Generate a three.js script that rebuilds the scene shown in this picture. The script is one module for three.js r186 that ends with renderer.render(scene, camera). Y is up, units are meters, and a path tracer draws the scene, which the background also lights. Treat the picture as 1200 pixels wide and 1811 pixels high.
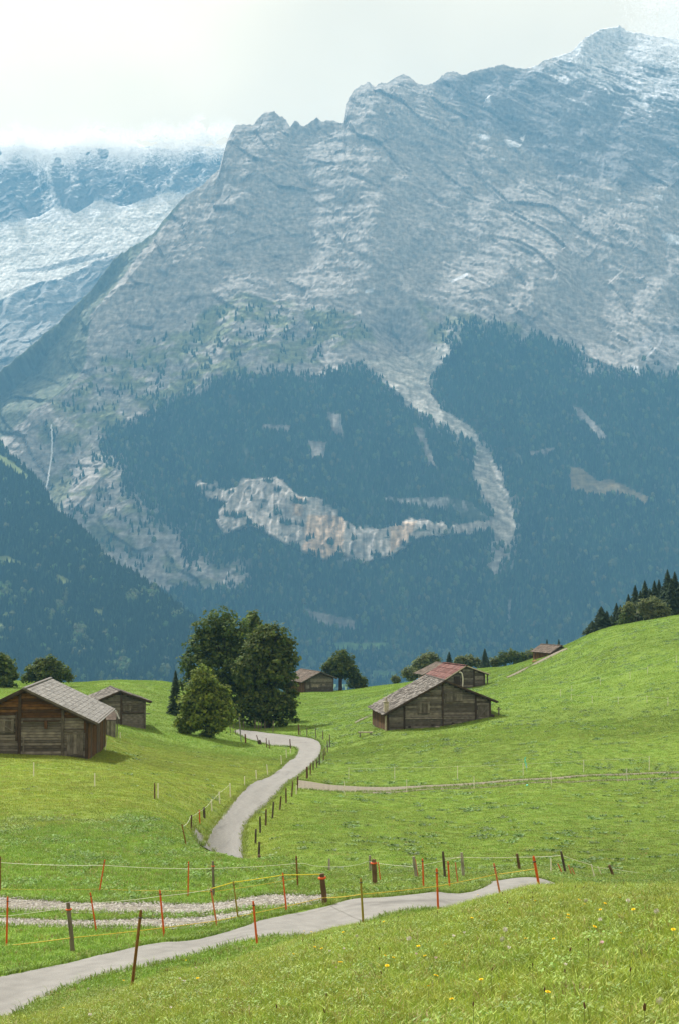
import * as THREE from 'three';
import { mergeGeometries } from 'three/addons/utils/BufferGeometryUtils.js';

// ------------------------------------------------------------------ camera, sky, sun, exposure
const scene = new THREE.Scene();
const FOV = 40, F = 905.5 / Math.tan(FOV * Math.PI / 360), HORIZON = 1075;
const PITCH = Math.atan((HORIZON - 905.5) / F), CP = Math.cos(PITCH), SP = Math.sin(PITCH);
const camera = new THREE.PerspectiveCamera(FOV, 1200 / 1811, 0.1, 40000);
camera.position.set(0, 0, 0);
camera.rotation.x = PITCH;
const renderer = new THREE.WebGLRenderer({ antialias: true });
renderer.toneMapping = THREE.LinearToneMapping;
renderer.toneMappingExposure = 2.45;
renderer.shadowMap.enabled = true;

const SUN_AZ = -38 * Math.PI / 180, SUN_EL = 50 * Math.PI / 180;
const sunDir = new THREE.Vector3(Math.sin(SUN_AZ) * Math.cos(SUN_EL), Math.sin(SUN_EL), -Math.cos(SUN_AZ) * Math.cos(SUN_EL));
const sun = new THREE.DirectionalLight(new THREE.Color(1, 0.97, 0.93), 4.0);
sun.position.copy(sunDir).multiplyScalar(500);
sun.shadow.radius = 5;
sun.castShadow = true;
Object.assign(sun.shadow.camera, { left: -150, right: 150, top: 150, bottom: -150, near: 10, far: 1200 });
sun.shadow.mapSize.set(4096, 4096);
scene.add(sun, sun.target);

// ------------------------------------------------------------------ random numbers and noise
function rngOf(seed) { let s = seed | 0; return () => { s = (s + 0x6d2b79f5) | 0; let t = Math.imul(s ^ (s >>> 15), 1 | s); t = (t + Math.imul(t ^ (t >>> 7), 61 | t)) ^ t; return ((t ^ (t >>> 14)) >>> 0) / 4294967296; }; }
const clamp = (v, a = 0, b = 1) => v < a ? a : v > b ? b : v;
const lerp = (a, b, t) => a + (b - a) * t;
const sstep = (a, b, v) => { const t = clamp((v - a) / (b - a)); return t * t * (3 - 2 * t); };
const PERM = new Uint8Array(512);
{ const r = rngOf(77), p = [...Array(256).keys()]; for (let i = 255; i > 0; i--) { const j = Math.floor(r() * (i + 1)); [p[i], p[j]] = [p[j], p[i]]; } for (let i = 0; i < 512; i++) PERM[i] = p[i & 255]; }
const GX = new Float32Array(256), GY = new Float32Array(256);
{ const r = rngOf(5); for (let i = 0; i < 256; i++) { const a = r() * Math.PI * 2; GX[i] = Math.cos(a); GY[i] = Math.sin(a); } }
function noise(x, y, wrap = 256) {
  const ix = Math.floor(x), iy = Math.floor(y), fx = x - ix, fy = y - iy;
  const u = fx * fx * fx * (fx * (fx * 6 - 15) + 10), v = fy * fy * fy * (fy * (fy * 6 - 15) + 10);
  const m = (k) => ((k % wrap) + wrap) % wrap & 255;
  const x0 = m(ix), x1 = m(ix + 1), y0 = m(iy), y1 = m(iy + 1);
  const g = (X, Y, dx, dy) => { const h = PERM[X + PERM[Y]]; return GX[h] * dx + GY[h] * dy; };
  const a = g(x0, y0, fx, fy), b = g(x1, y0, fx - 1, fy), c = g(x0, y1, fx, fy - 1), d = g(x1, y1, fx - 1, fy - 1);
  return (a + (b - a) * u + (c - a) * v + (a - b - c + d) * u * v) * 1.5;
}
function fbm(x, y, oct = 4, wrap = 256) { let s = 0, a = 0.5; for (let i = 0; i < oct; i++) { s += a * noise(x, y, wrap); x = x * 2 + (wrap === 256 ? 17.3 : 0); y = y * 2 + (wrap === 256 ? 9.1 : 0); wrap = Math.min(256, wrap * 2); a *= 0.5; } return s; }
function ridged(x, y, oct = 3) { let s = 0, a = 0.55, w = 1; for (let i = 0; i < oct; i++) { let n = 1 - Math.abs(noise(x, y)); n *= n; s += a * n * w; w = clamp(n * 1.4); x = x * 2.03 + 31.7; y = y * 2.03 + 11.9; a *= 0.5; } return s; }

// ------------------------------------------------------------------ sky: thin bright overcast with the sun's glow behind it
{
  const W = 1024, H = 512, data = new Float32Array(W * H * 4);
  for (let j = 0; j < H; j++) for (let i = 0; i < W; i++) {
    const up = ((j + 0.5) / H - 0.5) * Math.PI, rd = ((i + 0.5) / W - 0.5) * 2 * Math.PI;
    const x = Math.cos(rd) * Math.cos(up), y = Math.sin(up), z = Math.sin(rd) * Math.cos(up);
    const c = clamp(x * sunDir.x + y * sunDir.y + z * sunDir.z, -1, 1), ang = Math.acos(c);
    const k = 3.2 / (Math.abs(y) + 0.35);
    const cl = fbm(x * k + 3.1, z * k + 7.7, 5), soft = fbm(x * k * 0.45 + 13.1, z * k * 0.45 + 2.2, 3);
    let L = 0.43 + 0.09 * cl + 0.16 * soft;
    L *= 1 + 0.75 * Math.exp(-(ang * ang) / 0.16) + 0.30 * Math.exp(-(ang * ang) / 0.7);
    const blue = clamp(0.5 - 1.6 * soft + 0.25 * (ang - 0.6)) * 0.07;
    const o = (j * W + i) * 4;
    data[o] = L * (1.19 - blue); data[o + 1] = L * (0.98 - blue * 0.3); data[o + 2] = L * (0.69 + blue * 0.3); data[o + 3] = 1;
  }
  const sky = new THREE.DataTexture(data, W, H, THREE.RGBAFormat, THREE.FloatType);
  sky.mapping = THREE.EquirectangularReflectionMapping; sky.magFilter = THREE.LinearFilter; sky.needsUpdate = true;
  scene.background = sky; scene.environment = sky;
}
scene.fog = new THREE.FogExp2(new THREE.Color().setRGB(0.22, 0.595, 1.0), 0.000098);

// ------------------------------------------------------------------ surveying: a sight line through a point of the photograph, cut at a distance d (metres ahead)
const V3 = (x, y, z) => new THREE.Vector3(x, y, z);
function at(px, py, d) { const u = (px - 600) / F, v = (905.5 - py) / F, k = d / (CP - v * SP); return V3(u * k, (v * CP + SP) * k, -d); }

// ------------------------------------------------------------------ naming
const taken = new Map();
function numbered(name) { const n = taken.get(name) ?? 0; taken.set(name, n + 1); return n ? name + '_' + String(n).padStart(3, '0') : name; }
function add(o, name, label, category, group) { o.name = numbered(name); o.userData = { label, category }; if (group) o.userData.group = group; scene.add(o); shade(o); return o; }
function shade(o) { o.traverse((m) => { if (m.isMesh) { m.castShadow = true; m.receiveShadow = true; } }); }
function struct(o, name, label) { o.name = numbered(name); o.userData = { kind: 'structure', label }; scene.add(o); shade(o); return o; }
function stuff(o, name, label, category) { o.name = numbered(name); o.userData = { kind: 'stuff', label, category }; scene.add(o); shade(o); return o; }
function part(name, geo, mat, parent) { const m = new THREE.Mesh(geo, mat); m.name = name; parent.add(m); return m; }
const ORD = ['first', 'second', 'third', 'fourth', 'fifth', 'sixth', 'seventh', 'eighth', 'ninth', 'tenth', 'eleventh', 'twelfth', 'thirteenth', 'fourteenth', 'fifteenth', 'sixteenth', 'seventeenth', 'eighteenth', 'nineteenth', 'twentieth'];

// ------------------------------------------------------------------ textures
function tex(size, fn, srgb = true) {
  const d = new Uint8Array(size * size * 4);
  for (let j = 0; j < size; j++) for (let i = 0; i < size; i++) { const c = fn(i / size, j / size), o = (j * size + i) * 4; d[o] = clamp(c[0]) * 255; d[o + 1] = clamp(c[1]) * 255; d[o + 2] = clamp(c[2]) * 255; d[o + 3] = 255; }
  const t = new THREE.DataTexture(d, size, size); t.wrapS = t.wrapT = THREE.RepeatWrapping; t.magFilter = THREE.LinearFilter; t.minFilter = THREE.LinearMipmapLinearFilter; if (srgb) t.colorSpace = THREE.SRGBColorSpace; t.needsUpdate = true; return t;
}
const grey = (v) => [v, v, v];
const texSoil = tex(512, (u, v) => { const n = fbm(u * 8, v * 8, 5, 8), m = fbm(u * 64 + 3, v * 64, 2, 64); return [0.86 + 0.22 * n + 0.2 * m, 0.88 + 0.2 * n + 0.2 * m, 0.82 + 0.24 * n + 0.2 * m]; });
const texAsphalt = tex(512, (u, v) => { const n = fbm(u * 6, v * 6, 4, 6), m = noise(u * 128, v * 128, 128), k = noise(u * 200 % 256, v * 200 % 256, 200); return grey(0.86 + 0.09 * n + 0.11 * m + 0.10 * k); });
const texGravel = tex(512, (u, v) => { const n = fbm(u * 10, v * 10, 4, 10), m = noise(u * 90, v * 90, 90); const g = 0.82 + 0.25 * n + 0.22 * m; return [g, g * 0.985, g * 0.95]; });
const texWood = tex(512, (u, v) => { const g = fbm(u * 3, v * 60, 4, 4) * 0.5 + noise(u * 8, v * 160, 8) * 0.16, s = fbm(u * 4 + 9, v * 4, 3, 4); const c = 0.78 + 0.42 * g + 0.25 * s; return [c, c * 0.985, c * 0.96]; });
const bumpWood = tex(512, (u, v) => grey(0.5 + 0.5 * fbm(u * 3, v * 60, 4, 4)), false);
const texRock = tex(1024, (u, v) => { const n = fbm(u * 16, v * 16, 6, 16), st = noise(u * 4, v * 32, 4) * 0.3 + noise(u * 40, v * 8, 4) * 0.3; const g = 0.82 + 0.26 * n + 0.22 * st; return [g, g, g * 1.01]; });
const bumpRock = tex(1024, (u, v) => grey(0.5 + 0.45 * fbm(u * 12, v * 12, 6, 12) + 0.25 * noise(u * 28, v * 8, 4)), false);
const texTile = tex(256, (u, v) => { const n = fbm(u * 8, v * 8, 5, 8); const l = sstep(0.12, 0.3, fbm(u * 20 + 5, v * 20, 3, 20)); return [0.82 + 0.3 * n + 0.12 * l, 0.82 + 0.3 * n + 0.13 * l, 0.82 + 0.28 * n + 0.08 * l]; });
const texRust = tex(256, (u, v) => { const n = fbm(u * 6, v * 6, 5, 6), s = noise(u * 40, v * 3, 4); return [0.85 + 0.3 * n + 0.1 * s, 0.8 + 0.34 * n + 0.12 * s, 0.78 + 0.36 * n + 0.12 * s]; });

const rgb = (r, g, b) => new THREE.Color().setRGB(r, g, b);
const std = (c, o = {}) => new THREE.MeshPhysicalMaterial({ color: c, roughness: 0.9, specularIntensity: 0.3, ...o });
const M = {
  ground: std(rgb(1, 1, 1), { map: texSoil, vertexColors: true, roughness: 1 }),
  asphalt: std(rgb(0.245, 0.24, 0.228), { map: texAsphalt, vertexColors: true, roughness: 0.92 }),
  gravel: std(rgb(0.25, 0.24, 0.215), { map: texGravel, roughness: 1 }),
  dirt: std(rgb(0.24, 0.222, 0.182), { map: texGravel, roughness: 1 }),
  stone: std(rgb(1, 1, 1), { roughness: 0.95 }),
  rock: std(rgb(1, 1, 1), { map: texRock, bumpMap: bumpRock, bumpScale: 2, vertexColors: true, roughness: 1 }),
  slope: std(rgb(1, 1, 1), { map: texSoil, vertexColors: true, roughness: 1 }),
  grass: new THREE.MeshPhysicalMaterial({ color: rgb(1, 1, 1), roughness: 0.7, transmission: 0.4, thickness: 0, specularIntensity: 0.35, side: THREE.DoubleSide }),
  leaf: new THREE.MeshPhysicalMaterial({ color: rgb(1, 1, 1), roughness: 0.8, transmission: 0.48, thickness: 0, specularIntensity: 0.15, vertexColors: true, side: THREE.DoubleSide }),
  needle: std(rgb(1, 1, 1), { vertexColors: true, roughness: 1, side: THREE.DoubleSide }),
  fir: std(rgb(1, 1, 1), { roughness: 1, side: THREE.DoubleSide }),
  bark: std(rgb(0.09, 0.075, 0.06), { map: texWood, roughness: 1 }),
  cloud: new THREE.MeshPhysicalMaterial({ color: rgb(0.86, 0.86, 0.86), roughness: 1, transmission: 0.65, thickness: 0, specularIntensity: 0, side: THREE.DoubleSide }),
};
const woodTone = (r, g, b) => std(rgb(r, g, b), { map: texWood, bumpMap: bumpWood, bumpScale: 0.01, roughness: 0.95 });
const GREYWOOD = [woodTone(0.24, 0.234, 0.225), woodTone(0.185, 0.178, 0.168), woodTone(0.30, 0.292, 0.28), woodTone(0.145, 0.137, 0.126)];
const BROWNWOOD = [woodTone(0.20, 0.105, 0.045), woodTone(0.12, 0.07, 0.038), woodTone(0.21, 0.12, 0.055), woodTone(0.09, 0.06, 0.04)];
const DARKWOOD = [woodTone(0.075, 0.06, 0.048), woodTone(0.095, 0.075, 0.06)];
const TILES = [std(rgb(0.265, 0.258, 0.25), { map: texTile }), std(rgb(0.21, 0.203, 0.195), { map: texTile }), std(rgb(0.305, 0.297, 0.288), { map: texTile })];
const SHINGLES = [std(rgb(0.16, 0.145, 0.13), { map: texTile }), std(rgb(0.085, 0.074, 0.065), { map: texTile }), std(rgb(0.25, 0.232, 0.212), { map: texTile })];
const RUSTROOF = [std(rgb(0.13, 0.045, 0.033), { map: texRust, roughness: 0.8 }), std(rgb(0.105, 0.038, 0.028), { map: texRust, roughness: 0.8 }), std(rgb(0.15, 0.06, 0.045), { map: texRust, roughness: 0.7 })];
const BROWNROOF = [std(rgb(0.13, 0.1, 0.08), { map: texTile }), std(rgb(0.095, 0.072, 0.056), { map: texTile }), std(rgb(0.165, 0.13, 0.105), { map: texTile })];
const MORTAR = std(rgb(0.45, 0.43, 0.39), { map: texGravel });

// ------------------------------------------------------------------ the meadow's height: a thin-plate surface through surveyed points, in azimuth and log distance
const SURVEY = [];
const P = (px, py, d) => SURVEY.push([px, py, d]);
const C = (px, d, y) => SURVEY.push([px, 1205 - F * (y - (d > 12 ? 0.11 : 0.03)) / d, d]);       // y counted from a sight line at row 1205
for (const [px, d, y] of [[0, 3, -1.25], [600, 3, -1.0], [1200, 3, -0.9], [0, 8, -2.6], [0, 14, -3.6], [0, 20, -4.74], [0, 24.5, -6.0], [300, 8, -2.35], [300, 14, -3.15], [300, 20, -4.1], [300, 26, -5.6], [600, 8.6, -2.1], [600, 14, -2.75], [600, 20, -3.52], [600, 26, -4.55], [600, 33, -6.0],
  [800, 8, -1.9], [800, 14, -2.5], [800, 22, -3.5], [800, 30, -5.0], [800, 36, -6.05], [945, 14, -2.35], [945, 22, -3.16], [945, 30, -4.6], [945, 38, -6.2], [1200, 7, -1.65], [1200, 12, -2.05], [1200, 19, -2.7], [1200, 26, -4.0], [1200, 36, -6.3]]) C(px, d, y);
for (const [px, py, d] of [[0, 1733, 28.6], [288, 1660, 33.5], [455, 1643, 34.5], [620, 1588, 39.5], [770, 1577, 41], [880, 1572, 42], [950, 1563, 44.5], [0, 1640, 36], [0, 1595, 40.5], [300, 1640, 36], [300, 1595, 40.7], [560, 1590, 40.5],
  [100, 1540, 46.5], [100, 1500, 52], [0, 1450, 62], [150, 1450, 62], [0, 1400, 76], [150, 1400, 77], [50, 1350, 95], [100, 1325, 108], [250, 1400, 80], [300, 1460, 62], [300, 1500, 53.5],
  [390, 1512, 51], [390, 1560, 44.5], [390, 1549, 60], [400, 1501, 76], [330, 1480, 58], [350, 1440, 80], [420, 1390, 104], [470, 1420, 98], [430, 1455, 86],
  [520, 1370, 124], [545, 1335, 149], [475, 1322, 160], [475, 1298, 173], [425, 1294, 180], [500, 1518, 53], [500, 1558, 62], [500, 1513, 70], [600, 1540, 51], [600, 1580, 57], [600, 1535, 65], [660, 1567, 46], [560, 1560, 47], [750, 1570, 44], [700, 1556, 48.5], [700, 1580, 52.5], [700, 1552, 58], [850, 1562, 46.5], [850, 1568, 51], [850, 1550, 59], [1050, 1575, 50], [1050, 1550, 60], [1200, 1545, 62],
  [1200, 1480, 80], [700, 1480, 80], [900, 1440, 93], [1100, 1420, 101], [600, 1430, 97], [650, 1390, 116], [850, 1387, 116], [1100, 1376, 117], [1200, 1368, 118],
  [700, 1340, 137], [900, 1330, 133], [1100, 1320, 134], [1200, 1300, 138], [690, 1292, 158], [870, 1268, 158], [1000, 1260, 157], [1200, 1240, 155], [640, 1270, 180], [600, 1250, 215], [550, 1224, 268], [650, 1216, 280], [720, 1209, 265], [760, 1232, 205], [850, 1212, 215], [890, 1200, 216], [900, 1178, 290], [850, 1182, 285],
  [1000, 1148, 236], [1040, 1125, 237], [1100, 1105, 239], [1200, 1088, 240], [1100, 1200, 180], [1200, 1180, 178], [1000, 1210, 188], [950, 1176, 226], [1100, 1112, 270], [1200, 1092, 272],
  [200, 1204, 232], [300, 1208, 240], [130, 1212, 220], [20, 1224, 185], [230, 1282, 160], [300, 1270, 178], [100, 1280, 140], [0, 1290, 130], [330, 1312, 155], [250, 1335, 125], [200, 1338, 110], [470, 1287, 188], [370, 1304, 165], [420, 1225, 262],
  [200, 1220, 300], [420, 1230, 310], [620, 1225, 320], [900, 1185, 330], [-450, 1780, 20], [-450, 1600, 40], [-450, 1380, 80], [-450, 1265, 140], [-450, 1185, 240], [1650, 1700, 7], [1650, 1480, 20], [1650, 1540, 45], [1650, 1440, 80], [1650, 1330, 120], [1650, 1180, 170], [1650, 1050, 250], [1650, 1070, 320], [-450, 1190, 320]]) P(px, py, d);
const SA = 6, tps = (r2) => r2 < 1e-9 ? 0 : r2 * Math.log(r2);
const knots = SURVEY.map(([px, py, d]) => { const p = at(px, py, d); return [p.x / d * SA, Math.log(d), p.y / d]; });   // the fitted value is the sight slope y / d
const weights = (() => {
  const n = knots.length, m = n + 3, A = Array.from({ length: m }, () => new Float64Array(m + 1));
  for (let i = 0; i < n; i++) { const [a, l, h] = knots[i]; for (let j = 0; j < n; j++) { const b = knots[j]; A[i][j] = tps((a - b[0]) ** 2 + (l - b[1]) ** 2); } A[i][i] += 0.002; A[i][n] = A[n][i] = 1; A[i][n + 1] = A[n + 1][i] = a; A[i][n + 2] = A[n + 2][i] = l; A[i][m] = h; }
  for (let c = 0; c < m; c++) { let p = c; for (let r = c + 1; r < m; r++) if (Math.abs(A[r][c]) > Math.abs(A[p][c])) p = r; [A[c], A[p]] = [A[p], A[c]]; for (let r = 0; r < m; r++) if (r !== c) { const f = A[r][c] / A[c][c]; if (f) for (let k = c; k <= m; k++) A[r][k] -= f * A[c][k]; } }
  return A.map((row, i) => row[m] / row[i]);
})();
const VALLEY = -178;
function heightExact(x, d) {
  const n = knots.length, a = x / d * SA, l = Math.log(d); let s = weights[n] + weights[n + 1] * a + weights[n + 2] * l;
  for (let i = 0; i < n; i++) { const k = knots[i]; s += weights[i] * tps((a - k[0]) ** 2 + (l - k[1]) ** 2); }
  return s * d;
}
const L0 = Math.log(2), LD = 0.011, NL = 460, A0 = -0.5, NA = 400, AD = 1 / NA, gridH = new Float32Array((NL + 1) * (NA + 1));
for (let j = 0; j <= NL; j++) { const d = Math.exp(L0 + j * LD), drop = sstep(275, 520, d) * (1 - 0.0); for (let i = 0; i <= NA; i++) { const x = (A0 + i * AD) * d; let h = drop < 1 ? heightExact(x, Math.min(d, 330)) : 0; h = lerp(h, -75 + 6 * noise(x / 60, d / 60), drop * 0.98); h += 0.08 * noise(x / 4.2 + 9, d / 4.2) * sstep(60, 90, d) + 0.22 * noise(x / 13, d / 13 + 4) * sstep(70, 110, d); gridH[j * (NA + 1) + i] = h; } }
function H(x, z) {
  const d = -z, fl = clamp((Math.log(d) - L0) / LD, 0, NL - 0.001), fa = clamp((x / d - A0) / AD, 0, NA - 0.001), j = Math.floor(fl), i = Math.floor(fa), u = fa - i, v = fl - j, o = j * (NA + 1) + i;
  return lerp(lerp(gridH[o], gridH[o + 1], u), lerp(gridH[o + NA + 1], gridH[o + NA + 2], u), v);
}
function hit(px, py) {                      // where a sight line meets the meadow
  let pd = 4, pg = 1; const g = (d) => { const p = at(px, py, d); return p.y - H(p.x, p.z); };
  for (let d = 4; d < 330; d *= 1.006) { const q = g(d); if (q <= 0 && pg > 0 && d > 4) { let a = pd, b = d; for (let k = 0; k < 24; k++) { const m = (a + b) / 2; if (g(m) > 0) a = m; else b = m; } const p = at(px, py, b); p.y = H(p.x, p.z); return p; } pd = d; pg = q; }
  const p = at(px, py, 300); p.y = H(p.x, p.z); return p;
}
function spot(px, d) { const x = (px - 600) / F * d; return V3(x, H(x, -d), -d); }

// colour of the sward, by where it grows
function sward(x, d) {
  const a = x / d, n = fbm(x / 9, d / 9, 4), n2 = fbm(x / 2.2 + 50, d / 2.2, 3), big = fbm(x / 40 + 8, d / 40, 3);
  const fore = 1 - sstep(24, 30, d + 8 * Math.max(0, -a)), left = 1 - sstep(-0.07, 0.0, a), mown = left * sstep(60, 72, d + 18 * n - 60 * (a + 0.12)) * (1 - sstep(125, 160, d));
  let r = 0.168, g = 0.242, b = 0.042;
  const mix = (R, G, B, k) => { r = lerp(r, R, k); g = lerp(g, G, k); b = lerp(b, B, k); };
  mix(0.205, 0.262, 0.042, fore); mix(0.158, 0.248, 0.038, left * (1 - fore) * (1 - mown)); mix(0.205, 0.258, 0.04, mown * 0.9);
  mix(0.168, 0.252, 0.042, sstep(140, 180, d)); mix(0.2, 0.2, 0.045, clamp(0.9 * n2 + 0.05) * 0.4 * (fore + mown + 0.3)); mix(0.085, 0.16, 0.022, clamp(1.5 * n - 0.1) * 0.6);
  const k = 1.09 + 0.30 * big + 0.24 * n + 0.12 * n2;
  return [r * k, g * k, b * k];
}

// ------------------------------------------------------------------ ground sheet
const farRows = []; for (let d = Math.exp(L0 + NL * LD); d < 4200;) { d *= 1.05; farRows.push(d); }
{
  const rows = []; for (let j = 0; j <= NL; j++) rows.push(Math.exp(L0 + j * LD)); rows.push(...farRows);
  const nR = rows.length, pos = new Float32Array(nR * (NA + 1) * 3), col = new Float32Array(nR * (NA + 1) * 3), uv = new Float32Array(nR * (NA + 1) * 2), idx = [];
  rows.forEach((d, j) => { for (let i = 0; i <= NA; i++) {
    const o = j * (NA + 1) + i, x = (A0 + i * AD) * d, far = sstep(300, 900, d);
    const y = j <= NL ? gridH[o] : lerp(-75, VALLEY, sstep(400, 1500, d)) + 6 * noise(x / 60, d / 60) * 0.98;
    pos.set([x, y, -d], o * 3); const c = sward(x, Math.min(d, 400)); const k = 0.8; col.set([lerp(c[0] * k, 0.07, far * 0.5), lerp(c[1] * k, 0.11, far * 0.5), lerp(c[2] * k, 0.03, far * 0.5)], o * 3); uv.set([x / 3.1, d / 3.1], o * 2);
    if (j && i) { const q = o - NA - 1; idx.push(q - 1, q, o, q - 1, o, o - 1); }
  } });
  const g = new THREE.BufferGeometry(); g.setAttribute('position', new THREE.BufferAttribute(pos, 3)); g.setAttribute('color', new THREE.BufferAttribute(col, 3)); g.setAttribute('uv', new THREE.BufferAttribute(uv, 2)); g.setIndex(idx); g.computeVertexNormals();
  struct(new THREE.Mesh(g, M.ground), 'meadow_ground', 'sloping green alpine meadow');
}

// ------------------------------------------------------------------ lanes and tracks: strips between a left and a right edge
const paved = [], ruts = [];                            // [x, z] outlines kept free of grass
function strip(name, label, pairs, mat, lift, sub, crossN = 8, keepFree = true) {
  const Lc = new THREE.CatmullRomCurve3(pairs.map((p) => p[0]), false, 'centripetal'), Rc = new THREE.CatmullRomCurve3(pairs.map((p) => p[1]), false, 'centripetal');
  const pos = [], uv = [], col = [], idx = [], n = pairs.length * sub; let run = 0, last = null; const left = [], right = [];
  for (let j = 0; j <= n; j++) {
    const l = Lc.getPoint(j / n), r = Rc.getPoint(j / n), mid = l.clone().lerp(r, 0.5); if (last) run += mid.distanceTo(last); last = mid;
    const wob = 0.07 * noise(run / 0.9, 3.3) + 0.05 * noise(run / 0.3, 7.3), wob2 = 0.07 * noise(run / 0.9, 13.3) + 0.05 * noise(run / 0.3, 17.3), w = l.distanceTo(r);
    left.push([l.x, l.z]); right.push([r.x, r.z]);
    for (let i = 0; i <= crossN; i++) { let t = i / crossN; const s = t; t += lerp(wob, wob2, s) / w; const p = l.clone().lerp(r, t), edge = Math.min(s, 1 - s) * 2; pos.push(p.x, H(p.x, p.z) + lift * (edge < 0.01 ? -0.5 : 1) , p.z); uv.push(t * w / 2.3, run / 2.3); { const wear = Math.exp(-(((s - 0.27) / 0.1) ** 2)) + Math.exp(-(((s - 0.73) / 0.1) ** 2)), v = 1 + 0.16 * fbm(s * w / 1.3 + 4, run / 3.2, 4) + 0.05 * wear - 0.22 * sstep(0.3, 0.42, fbm(s * w / 0.9 + 40, run / 5 + 3, 3)); col.push(v, v, v * 0.99); } if (j && i) { const o = j * (crossN + 1) + i, q = o - crossN - 1; idx.push(q - 1, q, o, q - 1, o, o - 1); } }
  }
  const g = new THREE.BufferGeometry(); g.setAttribute('position', new THREE.Float32BufferAttribute(pos, 3)); g.setAttribute('uv', new THREE.Float32BufferAttribute(uv, 2)); g.setAttribute('color', new THREE.Float32BufferAttribute(col, 3)); g.setIndex(idx); g.computeVertexNormals();
  const nn = g.attributes.normal; let up = 0; for (let i = 0; i < nn.count; i++) up += nn.getY(i); if (up < 0) { g.setIndex(idx.reverse()); g.computeVertexNormals(); }
  struct(new THREE.Mesh(g, mat), name, label);
  if (name === 'gravel_rut') for (let j = 0; j < n; j++) ruts.push([left[j], left[j + 1], right[j + 1], right[j]]);
  if (keepFree) for (let j = 0; j < n; j++) paved.push([left[j], left[j + 1], right[j + 1], right[j]]);
}
const pavedGrid = new Map();
function indexPaved() { for (const q of paved) { const xs = q.map((p) => p[0]), zs = q.map((p) => p[1]); for (let i = Math.floor(Math.min(...xs)); i <= Math.max(...xs); i++) for (let j = Math.floor(Math.min(...zs)); j <= Math.max(...zs); j++) { const k = i * 10007 + j; if (!pavedGrid.has(k)) pavedGrid.set(k, []); pavedGrid.get(k).push(q); } } }
function onPaved(x, z) {
  for (const q of pavedGrid.get(Math.floor(x) * 10007 + Math.floor(z)) ?? []) { let inn = false; for (let i = 0, j = 3; i < 4; j = i++) if ((q[i][1] > z) !== (q[j][1] > z) && x < (q[j][0] - q[i][0]) * (z - q[i][1]) / (q[j][1] - q[i][1]) + q[i][0]) inn = !inn; if (inn) return true; }
  return false;
}
function along(points, widths) {             // edges either side of a centre line
  return points.map((p, i) => { const a = points[Math.max(0, i - 1)], b = points[Math.min(points.length - 1, i + 1)], t = b.clone().sub(a).setY(0).normalize(), n = V3(t.z, 0, -t.x), w = (widths[i] ?? widths[0]) / 2; return [p.clone().addScaledVector(n, w), p.clone().addScaledVector(n, -w)]; });
}
const nearC = [[-220, 23.2], [-100, 25.2], [0, 27], [140, 29.4], [288, 31.6], [400, 32.8], [483, 34], [560, 35.8], [640, 37.6], [720, 38.7], [800, 39.7], [885, 40.8], [935, 42.6], [940, 45], [895, 46.8], [820, 48.2], [720, 51.5], [640, 55], [560, 59], [490, 64], [440, 69]].map(([px, d]) => spot(px, d));
strip('lane', 'narrow grey asphalt lane curving through the front of the meadow', along(nearC, [2.3, 2.3, 2.3, 2.2, 2.2, 2.3, 2.5, 3.0, 3.3, 2.7, 2.7, 2.9, 3.1, 3.1, 2.9, 2.5, 2.2, 2.2, 2.2, 2.2, 2.2]), M.asphalt, 0.03, 22, 14);
const hh = (list) => list.map(([a, b, c, d]) => [hit(a, b), hit(c, d)]);
const lowEnd = [spot(395, 68), spot(462, 66)];
strip('lane', 'pale asphalt lane winding up past the big trees', [lowEnd, ...[[342, 74, 440, 71.5]].map(([a, d1, b, d2]) => [spot(a, d1), spot(b, d2)]), ...hh([[349, 1491, 432, 1499], [376, 1460, 436, 1460], [410, 1420, 476, 1420], [430, 1398, 500, 1396], [462, 1379, 523, 1377], [494, 1361, 547, 1359], [517, 1343, 564, 1342], [525, 1332, 570, 1328], [525, 1325, 570, 1318], [516, 1321, 563, 1310], [498, 1320, 543, 1304], [474, 1318, 512, 1300], [448, 1311, 480, 1297], [428, 1303, 452, 1293], [413, 1294, 424, 1290]])], M.asphalt, 0.06, 16, 14);
strip('gravel_rut', 'far wheel rut of the stony track beside the lane', hh([[-30, 1586, -30, 1612], [0, 1587, 0, 1613], [133, 1597, 133, 1614], [267, 1598, 267, 1618], [350, 1600, 350, 1618], [417, 1592, 417, 1611], [517, 1583, 500, 1604], [590, 1581, 575, 1595]]), M.gravel, 0.02, 12, 8);
strip('gravel_rut', 'near wheel rut of the stony track beside the lane', hh([[-30, 1624, -30, 1637], [0, 1625, 0, 1638], [167, 1629, 167, 1641], [283, 1626, 283, 1642], [383, 1620, 383, 1634], [450, 1611, 440, 1621]]), M.gravel, 0.02, 12, 8);
strip('farm_track', 'pale farm track branching off the lane across the right meadow', hh([[526, 1379, 527, 1396], [570, 1385, 570, 1399], [620, 1390, 620, 1401], [720, 1391, 720, 1397], [835, 1385, 835, 1389], [970, 1376, 970, 1379.5], [1100, 1369, 1100, 1372], [1200, 1365, 1200, 1368], [1260, 1362, 1260, 1365]]), M.dirt, 0.06, 14, 6);
strip('farm_track', 'thin lower wheel rut below the pale farm track', hh([[640, 1401, 640, 1403.5], [800, 1394, 800, 1395.5], [900, 1388, 900, 1389.5], [1000, 1383, 1000, 1384.8], [1100, 1379, 1100, 1381], [1200, 1375.5, 1200, 1378], [1260, 1373, 1260, 1376]]), M.dirt, 0.05, 12, 4);
strip('footpath', 'light path climbing to the far brown barn', hh([[893, 1197.5, 897, 1199.5], [920, 1185, 924, 1187.5], [950, 1169, 954, 1172], [980, 1154, 984, 1157], [1000, 1146, 1003, 1149]]), M.dirt, 0.08, 10, 4);
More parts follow.
